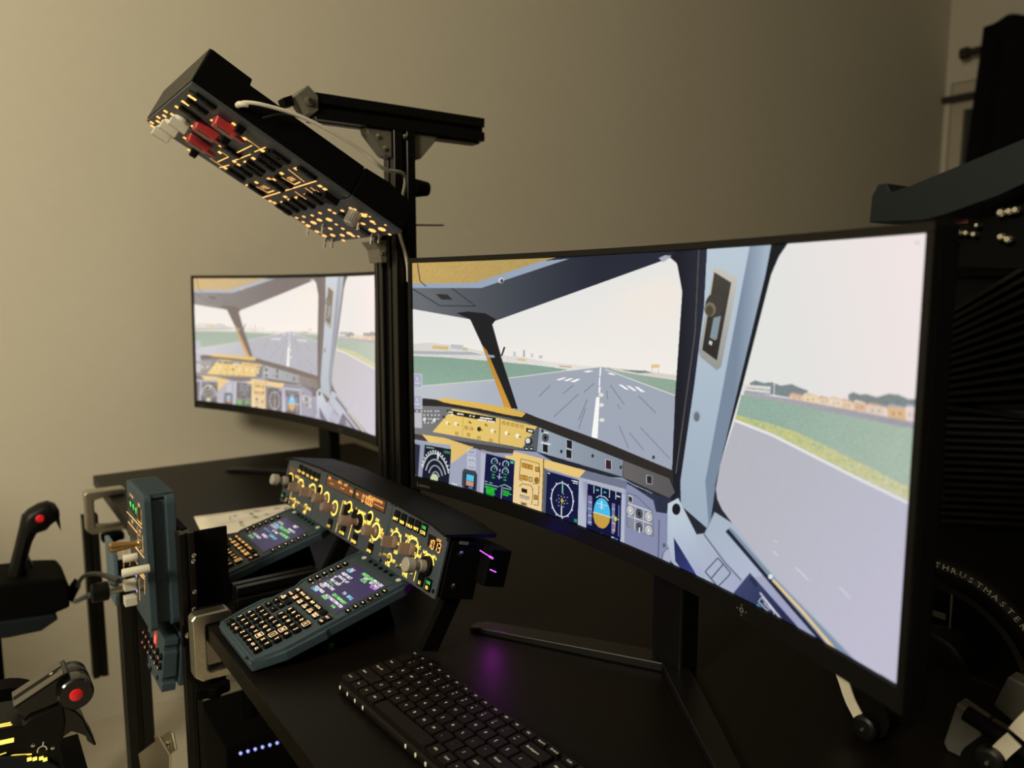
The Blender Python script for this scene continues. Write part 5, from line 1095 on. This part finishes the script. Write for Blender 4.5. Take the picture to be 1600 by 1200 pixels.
bar(.012, L_ - .002, .0101, .0106, -.036, -.028, 'arm_groove', 'key', 0); bar(.002, .020, .0101, .0107, -.040, -.024, 'arm_recess', 'key', 0)
screwhead(MB(), (-.032, a.x + d.x * .008 + nn.x * .0107, a.y + d.y * .008 + nn.y * .0107), (0, nn.x, nn.y), .0022).build('screw', 'screw', th, True)
W_ = [tp(*q) for q in ((96, 1112), (108, 1114), (122, 1120), (134, 1132), (141, 1148), (148, 1160), (154, 1174), (149, 1174), (139, 1167), (137, 1160), (128, 1156), (114, 1152), (100, 1162), (90, 1150))]
MB().prism(ccw(W_), -.040, -.014, 'yzx').build('reverse_lever', 'gloss', th, bevel=.003)
B_ = [tp(*q) for q in ((-60, 1150), (5, 1142), (38, 1136), (48, 1126), (100, 1105), (104, 1130), (98, 1166), (106, 1210), (106, 1300), (-60, 1300))]
MB().prism(ccw(B_), -.075, -.004, 'yzx').build('cheek_plate', 'black', th, bevel=.002)
D_ = [tp(*q) for q in ((-40, 1186), (0, 1184), (40, 1181), (75, 1188), (92, 1198), (98, 1230), (-40, 1240))]
MB().prism(ccw(D_), -.004, .002, 'yzx').build('scale_disc', 'bluedark', th, bevel=.001)
G_ = MB()
def tq(pts): return [(.0005 - .004 + .0010, *tp(*q)) for q in pts]
def tline(p, q, wd):
    p = Vector(tp(*p)); q = Vector(tp(*q)); dd = (q - p).normalized(); n2 = Vector((-dd.y, dd.x)) * wd / 2
    G_.add([(-.0030, *(p + n2)), (-.0030, *(q + n2)), (-.0030, *(q - n2)), (-.0030, *(p - n2))], [(0, 1, 2, 3)])
for p, q, wd in (((-20, 1141), (19, 1134), .0016), ((0, 1134.5), (17, 1131), .0016), ((-20, 1167), (22, 1158), .0052), ((-10, 1185), (10, 1178), .0011), ((-30, 1197), (0, 1189), .0016), ((0, 1189), (22, 1182), .0016), ((22, 1182), (50, 1180.5), .0016), ((-5, 1196), (4, 1194), .002), ((8, 1193), (16, 1190), .002), ((18, 1189), (24, 1187), .002), ((28, 1186), (34, 1185), .002)): tline(p, q, wd)
for (x, y) in ((45.5, 1184.5), (54, 1184), (64, 1183), (70, 1185)): p = tp(x, y); G_.add([(.0026, p[0] + i * .0022, p[1] + j * .0022) for i, j in ((-1, -1), (1, -1), (1, 1), (-1, 1))], [(0, 1, 2, 3)])
G_.build('lit_scale', 'amber', th)
p = tp(66, 1174); r_ = .0046; ar = MB(); ar.ring(0, 0, 0, r_ - .0006, r_ + .0006, -20, 200); ar.line(.001, r_, .002, r_ + .005, 0, .0012); ar.v = [(-.0028, p[0] + v[0], p[1] + v[1]) for v in ar.v]; ar.build('arc_mark', 'white_print', th)
for q in ((52, 1167), (83, 1171)): p = tp(*q); screwhead(MB(), (-.004, p[0], p[1]), (1, 0, 0), .0022).build('screw', 'screw', th, True)
p = tp(8, 1140, XT - .10); MB().cyl((-.13, p[0], p[1]), (-.10, p[0], p[1]), .052, n=32).build('trim_wheel', 'matte', th, True)
p = tp(60, 1300); MB().box(-.16, .0, p[0] - .11, p[0] + .06, -.70, p[1] + .02).build('pedestal', 'matte', th)
# folded metal bracket at the frame foot
mbk = thing('folded_bracket', 'folded bare metal bracket beside the black post at the bottom', 'bracket', (0, 0, 0))
YK = .198
def yp(x, y, Y=YK): p = ony(x, y, Y); return (p.x, p.z)
MB().prism(ccw([yp(*q) for q in ((216, 1178), (262, 1143), (268, 1145), (274, 1172), (252, 1188), (246, 1225), (224, 1225))]), YK, YK + .003, 'xzy').build('web', 'steel', mbk, bevel=.0008)
MB().prism(ccw([yp(*q) for q in ((262, 1143), (270, 1143), (288, 1172), (286, 1225), (246, 1225), (252, 1190), (276, 1174))]), YK - .018, YK - .015, 'xzy').build('flange', 'steel', mbk, bevel=.0008)
p = yp(264, 1162); screwhead(MB(), (p[0], YK - .001, p[1]), (0, -1, 0), .005).build('bolt', 'screw', mbk, True)

# ------------------------------------------------------------------ unseen seat, added left of the frame to shade the lower wall
pc_ = thing('added_shade_seat', 'unseen dark high-backed seat added past the left edge to shade the wall', 'seat', (-1.60, -.52, 0))
MB().prism(rrect(.50, .48, .06, 4), .40, .50).build('seat_cushion', 'matte', pc_, bevel=.02)
MB().prism([(-.25, .50), (.25, .50), (.27, .90), (.20, 1.22), (-.20, 1.22), (-.27, .90)], -.30, -.20, 'xzy').build('backrest', 'matte', pc_, bevel=.02)
for x in (-.29, .29): MB().box(x - .03, x + .03, -.16, .14, .62, .66).box(x - .02, x + .02, -.14, -.10, .44, .62).build('armrest', 'matte', pc_, bevel=.008)
MB().cyl((0, 0, .06), (0, 0, .41), .035, n=16).build('column', 'matte', pc_, True)
for k in range(5): a = 2 * PI * k / 5 + .3; MB().tube([(0, 0, .09), (.28 * math.cos(a), .28 * math.sin(a), .05), (.28 * math.cos(a), .28 * math.sin(a), .001)], [.025, .02, .018], 8).build('foot', 'matte', pc_, True)

# ------------------------------------------------------------------ computer under the desk with a row of blue lights
XC = -1.42
pc = thing('computer_case', 'black computer case under the desk with a row of six blue lights', 'computer', (XC, .5, 0))
zt_ = onx(376, 1177, XC).z + .022
MB().box(-.2, 0, -.14, .30, .01, zt_).build('case', 'matte', pc, bevel=.003)
for k in range(6):
    p = onx(376 + k * 11.4, 1177 - k * 3.25, XC + .001); MB().tube([(0, p.y - .5, p.z), (.0025, p.y - .5, p.z), (.0035, p.y - .5, p.z)], [.0028, .0028, .0016], 10).build('status_light', 'blueled', pc, True)
for y in (-.12, .27): MB().box(-.18, -.02, y - .015, y + .015, 0, .012).build('foot', 'matte', pc)

# ------------------------------------------------------------------ keyboard
q0 = onz(630.4, 1047.4, .7575); ya = math.radians(2.6); U_ = .01905
kbm = Matrix.Translation((q0.x, q0.y, ZD)) @ Matrix.Rotation(ya, 4, 'Z')
kb = thing('keyboard', 'low black computer keyboard with white letters on the desk front', 'keyboard', kbm)
MB().prism(rrect(19.6 * U_, 6.25 * U_, .012, 5, cx=7.72 * U_, cy=-.62 * U_), .001, .0115).build('body', 'kbd', kb, bevel=.003)
cache = {}; kl = MB()
def kkey(x, r, w_=1.0, s='', h_=1.0, hs=.0034, s2=''):
    kk_ = (round(w_, 2), round(h_, 2))
    if kk_ not in cache: cache[kk_] = MB().prism(rrect(w_ * U_ - .0024, h_ * U_ - .0024, .0022), 0, .0055, k=.965).mesh('key', 'kbd')
    cx = (x + w_ / 2) * U_; cy = -r * U_; inst('key', cache[kk_], kb, (cx, cy, .0115))
    z = .0172
    if s: kl.text(s, cx - (w_ * U_ / 2 - .006) * (1 if len(s) > 1 or s2 else .75), cy + (.000 if not s2 else -.0022), hs, z, align='l', bold=.00014)
    if s2: kl.text(s2, cx - (w_ * U_ / 2 - .006), cy + .0032, hs * .9, z, align='l')
X0 = -2.0
for k, s in enumerate(['Esc'] + ['F%d' % i for i in range(1, 13)] + ['Insert', 'Delete']): kkey(X0 + k, -1.85, 1, s, .62, .0026)
for k, (s, s2) in enumerate(zip("`1234567890-=", "~!@#$%&&*()-+")): kkey(X0 + k, -1, 1, s, 1, .003, s2)
kkey(X0 + 13, -1, 2, 'Backspace', hs=.0028)
kkey(X0, 0, 1.5, 'Tab', hs=.0028)
for k, s in enumerate('QWERTYUIOP[]'): kkey(X0 + 1.5 + k, 0, 1, s)
kkey(X0 + 13.5, 0, 1.5, '/')
kkey(X0, 1, 1.75, 'Caps Lk', hs=.0028)
for k, s in enumerate("ASDFGHJKL;'"): kkey(X0 + 1.75 + k, 1, 1, s)
kkey(X0 + 12.75, 1, 2.25, 'Enter', hs=.0028)
kkey(X0, 2, 2.25, 'Shift', hs=.0028)
for k, s in enumerate("ZXCVBNM,./"): kkey(X0 + 2.25 + k, 2, 1, s)
kkey(X0 + 12.25, 2, 2.75, 'Shift', hs=.0028)
x = X0
for (w_, s) in ((1.25, 'Ctrl'), (1, 'Fn'), (1, '#'), (1.0, 'Alt'), (5.75, ''), (1, 'Alt'), (1, 'Ctrl'), (1, '<'), (1, '+'), (1, '>')): kkey(x, 3, w_, s, hs=.0028); x += w_
for r, row in enumerate((('Calc', 'Mute', '-', '+'), ('Num', '/', '*', '-'), ('7', '8', '9', '+'), ('4', '5', '6', ''), ('1', '2', '3', 'Ent'), ('0', '', '.', ''))):
    for k, s in enumerate(row): kkey(X0 + 15.25 + k, -1.85 if r == 0 else r - 2, 1, s, .62 if r == 0 else 1, .0028)
kl.build('key_lettering', 'white_print', kb)
gi = MB().lathe([(.0004, -.0009), (.0020, -.0004), (.0020, .0004), (.0004, .0009)], 12).mesh('edge_glint', 'white_print', True)  # pale ovals put in for glints on the lit front key edges
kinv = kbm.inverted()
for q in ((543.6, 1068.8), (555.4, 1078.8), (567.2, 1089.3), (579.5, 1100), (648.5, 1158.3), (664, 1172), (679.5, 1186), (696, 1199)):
    p = kinv @ onz(*q, .7485); o = inst('edge_glint', gi, kb, (p.x, -3.755 * U_, .0075)); o.rotation_euler = (PI / 2, 0, 0); o.scale = (.8, 1.3, 1)
# ------------------------------------------------------------------ paper chart on the desk
pA, pB = onz(303, 810, ZD), onz(319, 841, ZD); ang = math.atan2(pB.y - pA.y, pB.x - pA.x)
pm = Matrix.Translation((pA.x, pA.y, ZD + .0005)) @ Matrix.Rotation(ang, 4, 'Z')
pp = thing('paper_chart', 'white paper chart with grey print lying beside the far keypad', 'paper', pm)
g_ = MB(); nx, ny = 8, 10
for j in range(ny + 1):
    for i in range(nx + 1): g_.v.append((.148 * i / nx, .297 * j / ny, .0006 + .0016 * (math.sin(i * .9) * math.sin(j * .7)) ** 2 + (.003 * (1 - i / 3) ** 2 if i < 3 else 0)))
for j in range(ny):
    for i in range(nx): a = j * (nx + 1) + i; g_.f.append((a, a + 1, a + nx + 2, a + nx + 1))
sh = g_.build('sheet', 'paper', pp, True); sd = sh.modifiers.new('t', 'SOLIDIFY'); sd.thickness = .0003
ink = MB()
for k in range(34):
    u, v = random.uniform(.02, .13), random.uniform(.06, .27); ink.rect(u, v, .0034, random.uniform(.004, .022), random.uniform(.002, .007), random.choice((0, .4, 1.2)))
for k in range(5): ink.line(random.uniform(.01, .14), random.uniform(.03, .28), random.uniform(.01, .14), random.uniform(.03, .28), .0035, .0012)
ink.build('print', 'paperink', pp)

# ------------------------------------------------------------------ lit hub behind the autopilot panel
XR = -.800
rb_ = MB().box(.520, XR + 1.397 - .001, .024, .074, -.090, -.0552).build('rear_light_box', 'matte', fc, bevel=.002)
MFi = MF.inverted()
for (a_, b_, w_) in (((750, 860), (769, 872), .0007), ((766, 890), (775, 894), .0008), ((765, 869.5), (770, 872.5), .0014)):
    p = MFi @ onx(*a_, XR); q = MFi @ onx(*b_, XR); MB().cyl((XR + 1.397, p.y, p.z), (XR + 1.397, q.y, q.z), w_, n=8).build('light_bar', 'purple', rb_, True)
def glow(name, loc, e, col, r=.008):
    l = bpy.data.lights.new(name, 'POINT'); l.energy = e; l.color = col; l.shadow_soft_size = r
    o = bpy.data.objects.new(name, l); C.objects.link(o); o.location = loc; return o
gp2 = onz(748, 975, ZD)
glow('light_box_magenta_light', (gp2.x + .02, gp2.y + .010, ZD + .055), .045, (.75, .02, .9))
bg = onx(765, 850, -.80); glow('light_box_blue_light', (bg.x, bg.y + .02, bg.z), .02, (.05, .04, 1.0))
gp = onz(480, 1028, ZD)
sl = thing('status_lamp', 'tiny green status lamp under the nearest keypad', 'lamp', (gp.x - .03, gp.y + .055, ZD))
MB().box(-.008, .008, -.006, .006, 0, .008).build('housing', 'matte', sl); MB().box(-.0015, .0015, -.0072, -.006, .004, .006).build('diode', 'green', sl)
glow('status_green_light', (gp.x - .028, gp.y + .045, ZD + .004), .0018, (.02, 1, .05), .004)

# ------------------------------------------------------------------ dark equipment behind the big monitor, right edge
YE = 1.46
def ep(x, y, Y=YE): p = ony(x, y, Y); return (p.x, p.z)
cb_ = thing('equipment_cabinet', 'tall black cabinet with a slanted ribbed grille at the right edge', 'cabinet', (0, 0, 0))
xl = ep(1452, 700)[0]
MB().box(xl, xl + 1.1, YE + .03, YE + .55, 0, ep(1460, 432)[1]).build('carcass', 'matte', cb_, bevel=.004)
for k in range(13):
    p = ep(1464, 500 + k * 10.6); q = ep(1640, 500 + k * 10.6 - (176 * (.60 - .046 * k))); d = Vector((q[0] - p[0], 0, q[1] - p[1])); nrm = Vector((-d.z, 0, d.x)).normalized() * .0035
    rb = MB(); P = [Vector((p[0], 0, p[1])) - nrm, Vector((q[0], 0, q[1])) - nrm, Vector((q[0], 0, q[1])) + nrm, Vector((p[0], 0, p[1])) + nrm]
    rb.prism([(v.x, v.z) for v in P][::-1], YE, YE + .03, 'xzy'); rb.build('grille_rib', 'gloss', cb_)
for k in range(16):
    p = ep(1464, 645 + k * 11.5); q = ep(1640, 650 + k * 11.8); MB().prism([(p[0], p[1]), (q[0], q[1]), (q[0], q[1] + .006), (p[0], p[1] + .006)][::-1], YE + .012, YE + .03, 'xzy').build('lower_rib', 'black', cb_)
p = ep(1462, 634); q = ep(1640, 640); MB().box(p[0], q[0], YE - .004, YE + .03, p[1] - .004, p[1] + .004).build('divider_bar', 'gloss', cb_)
hp = thing('blue_grey_housing', 'dark blue-grey sloping housing above the monitor at right, out of focus', 'housing', (0, 0, 0))
zs_ = [ep(*q, YE - .1) for q in ((1358, 348), (1362, 306), (1372, 288), (1386, 286), (1392, 300), (1420, 291), (1640, 200), (1640, 268), (1560, 306), (1475, 336), (1440, 345))]
MB().prism(ccw(zs_), YE - .1, YE + .25, 'xzy').build('hood', 'bluedark', hp, bevel=.002)
ip = thing('switch_box', 'black switch box with blurred silver toggles under the blue-grey housing', 'switch box', (0, 0, 0))
ip_p = [ep(*q, YE - .04) for q in ((1450, 384), (1478, 370), (1562, 334), (1640, 298), (1640, 420), (1450, 416))]
MB().prism(ccw(ip_p), YE - .04, YE - .002, 'xzy').build('face', 'matte', ip)
for (x, y, r) in ((1567, 332, .008), (1580, 330, .007), (1590, 328, .007), (1530, 352, .005), (1486, 378, .005), (1501, 363, .007), (1513, 364, .006), (1525, 366, .006), (1493, 377, .006), (1484, 388, .004), (1482, 400, .004), (1567, 370, .007), (1578, 374, .007)):
    p = ep(x, y, YE - .05); MB().tube([(p[0], YE - .04, p[1]), (p[0], YE - .058, p[1]), (p[0], YE - .062, p[1])], [r * .6, r, r * .6], 10).build('toggle', 'steel', ip, True)
p = ep(1503, 346, YE - .04); MB().box(p[0] - .012, p[0] + .012, YE - .045, YE - .04, p[1] - .004, p[1] + .004).build('red_marker', 'dkred', ip)
# steering wheel on a stand
YW = 1.03
wcn = ony(1455, 1045, YW); dep = (wcn - CAM).dot(FWD); RW = 182 / FPX * dep * .985
rw = thing('steering_wheel', 'black racing steering wheel with white lettering on its rim, lower right', 'steering wheel', frame(wcn, (1, 0, 0), (0, 0, 1)))
tb = MB(); nr = 48
for k in range(nr):
    a = 2 * PI * k / nr
    for j in range(10): b = 2 * PI * j / 10; rr = RW - .014 + .014 * math.cos(b); tb.v.append((rr * math.cos(a), rr * math.sin(a), .017 * math.sin(b)))
for k in range(nr):
    for j in range(10): tb.f.append((k * 10 + j, (k + 1) % nr * 10 + j, (k + 1) % nr * 10 + (j + 1) % 10, k * 10 + (j + 1) % 10))
tb.build('rim', 'black', rw, True)
tb = MB(); 
for k in range(nr):
    a = 2 * PI * k / nr
    for (rr, z) in ((RW - .040, .004), (RW - .030, .008), (RW - .030, -.008), (RW - .040, -.008)): tb.v.append((rr * math.cos(a), rr * math.sin(a), z))
for k in range(nr):
    for j in range(4): tb.f.append((k * 4 + j, (k + 1) % nr * 4 + j, (k + 1) % nr * 4 + (j + 1) % 4, k * 4 + (j + 1) % 4))
tb.build('inner_ring', 'armgrey', rw, True)
tx = MB()
for k, ch in enumerate('THRUSTMASTER'):
    a = math.radians(90 - 2 - k * 4.05); rr = RW - .004; tx.text(ch, rr * math.cos(a), rr * math.sin(a), .0075, .0155, rot=a - PI / 2, sx=1.15)
tx.build('rim_lettering', 'white_print', rw)
for a in (0, 180, 270):
    ca, sa = math.cos(math.radians(a)), math.sin(math.radians(a)); P = [(ca * .03 - sa * .014, sa * .03 + ca * .014), (ca * .03 + sa * .014, sa * .03 - ca * .014), (ca * (RW - .02) + sa * .008, sa * (RW - .02) - ca * .008), (ca * (RW - .02) - sa * .008, sa * (RW - .02) + ca * .008)]
    MB().prism(ccw(P), -.004, .004).build('spoke', 'black', rw, bevel=.001)
MB().lathe([(.052, -.03), (.052, .006), (.045, .012)], 28).build('hub', 'black', rw, True)
MB().cyl((0, 0, -.03), (0, 0, -.0915), .03, n=20).build('column', 'matte', rw, True)
lb = MB(); 
ws = thing('wheel_stand', 'dark metal wheel stand with grey plates and a striped sticker behind the monitor', 'stand', (0, 0, 0))
MB().box(wcn.x - .13, wcn.x + .17, YW + .095, YW + .30, wcn.z - .10, wcn.z + .09).build('motor_box', 'matte', ws, bevel=.006)
ps = [ep(*q, YW + .094) for q in ((1445, 950), (1478, 960), (1478, 969), (1445, 957))]; MB().prism(ccw(ps), YW + .0925, YW + .0948, 'xzy').build('sticker', 'grey_print', ws)
for (x, y0_, y1_, w_) in ((1488, 905, 1062, 3), (1452, 1090, 1160, 3)):
    a_, b_ = ep(x, y0_, YW + .094), ep(x - 10, y1_, YW + .094); MB().prism(ccw([(a_[0], a_[1]), (a_[0] + .0025, a_[1]), (b_[0] + .0025, b_[1]), (b_[0], b_[1])]), YW + .0925, YW + .0945, 'xzy').build('edge_strip', 'greymetal', ws)
cs = thing('carrying_case', 'dark grey carrying case with slanted panels behind the monitor, lower right', 'case', (0, 0, 0)); MT['plategrey'] = mat('dim_grey_plate', (.055, .052, .042), .55, var=.1)
for L in (((1495, 1098), (1538, 1128), (1520, 1215), (1478, 1190), (1474, 1160)), ((1540, 1130), (1575, 1150), (1555, 1230), (1525, 1220)), ((1575, 1057), (1612, 1075), (1612, 1135), (1585, 1130), (1552, 1103)), ((1346, 1082), (1372, 1095), (1392, 1215), (1362, 1215), (1340, 1150))):
    MB().prism(ccw([(p_[0], max(p_[1], ZD + .0005)) for p_ in [ep(*q, .815) for q in L]]), .815, .835, 'xzy').build('panel', 'plategrey', cs, bevel=.002)
zp = wcn.z - .10
for x in (-.10, .14): MB().box(wcn.x + x - .02, wcn.x + x + .02, YW + .12, YW + .16, 0, zp + .005).build('leg', 'matte', ws)
MB().box(wcn.x - .2, wcn.x + .24, YW - .02, YW + .4, 0, .03).build('foot', 'matte', ws)
MT['strip'] = mat('bare_metal_strip', (.74, .69, .56), .35, metal=.25, var=.05)
hs = thing('headset', 'headset with bare metal headband strips and round black pivots, lower right', 'headset', (0, 0, 0))
YH = .765
def strap(L, wd, nm='headband_strip'):
    pts = smoothpath([Vector((ep(*q, YH)[0], YH, ep(*q, YH)[1])) for q in L], 5); b = MB()
    for i, p in enumerate(pts):
        t_ = (pts[min(i + 1, len(pts) - 1)] - pts[max(i - 1, 0)]).normalized(); n2 = Vector((-t_.z, 0, t_.x)) * wd / 2
        b.v += [tuple(p + n2), tuple(p - n2), tuple(p - n2 + Vector((0, .002, 0))), tuple(p + n2 + Vector((0, .002, 0)))]
    for i in range(len(pts) - 1):
        for j in range(4): b.f.append((i * 4 + j, i * 4 + (j + 1) % 4, i * 4 + 4 + (j + 1) % 4, i * 4 + 4 + j))
    b.f += [(3, 2, 1, 0), tuple(len(b.v) - 4 + k for k in range(4))]
    return b.build(nm, 'strip', hs)
strap([(1312, 1050), (1318, 1066), (1328, 1095), (1344, 1126)], .0125); strap([(1552, 1188), (1566, 1172), (1584, 1156)], .0145); strap([(1588, 1148), (1600, 1134), (1620, 1115)], .0150)
for (x, y) in ((1350, 1138), (1545, 1190)):
    p = ep(x, y, YH - .005); pv = MB().tube([(p[0], YH + .004, p[1]), (p[0], YH - .006, p[1]), (p[0], YH - .008, p[1]), (p[0], YH - .0085, p[1])], [.0135, .0135, .011, .0095], 24).build('pivot', 'black', hs, True)
    MB().tube([(p[0], YH - .0085, p[1]), (p[0], YH - .0105, p[1])], [.0024, .0018], 10).build('rivet', 'screw', pv, True)
    MB().tube([(p[0] - .004, YH + .005, ZD + .026), (p[0] - .004, YH + .03, ZD + .026), (p[0] - .004, YH + .034, ZD + .026)], [.0255, .0255, .02], 24).build('ear_cup', 'matte', hs, True)
q = [Vector((ep(*p, YH)[0], YH + .012, ep(*p, YH)[1])) for p in ((1450, 1030), (1500, 1120), (1545, 1150), (1590, 1180), (1640, 1215))]
MB().tube(smoothpath(q[1:]), .008, 10).build('padded_band', 'matte', hs, True)

for o in bpy.data.objects:
    if o.parent and (o.name.split('.')[0] in ('lit_lettering', 'lcd_digits', 'green_lettering', 'screen_text', 'key_lettering', 'key_marks', 'rim_lettering', 'print', 'lit_scale', 'green_arrows', 'logo_lettering', 'control_icon', 'blue_position_lights', 'arc_mark')):
        o['kind'] = 'stuff'
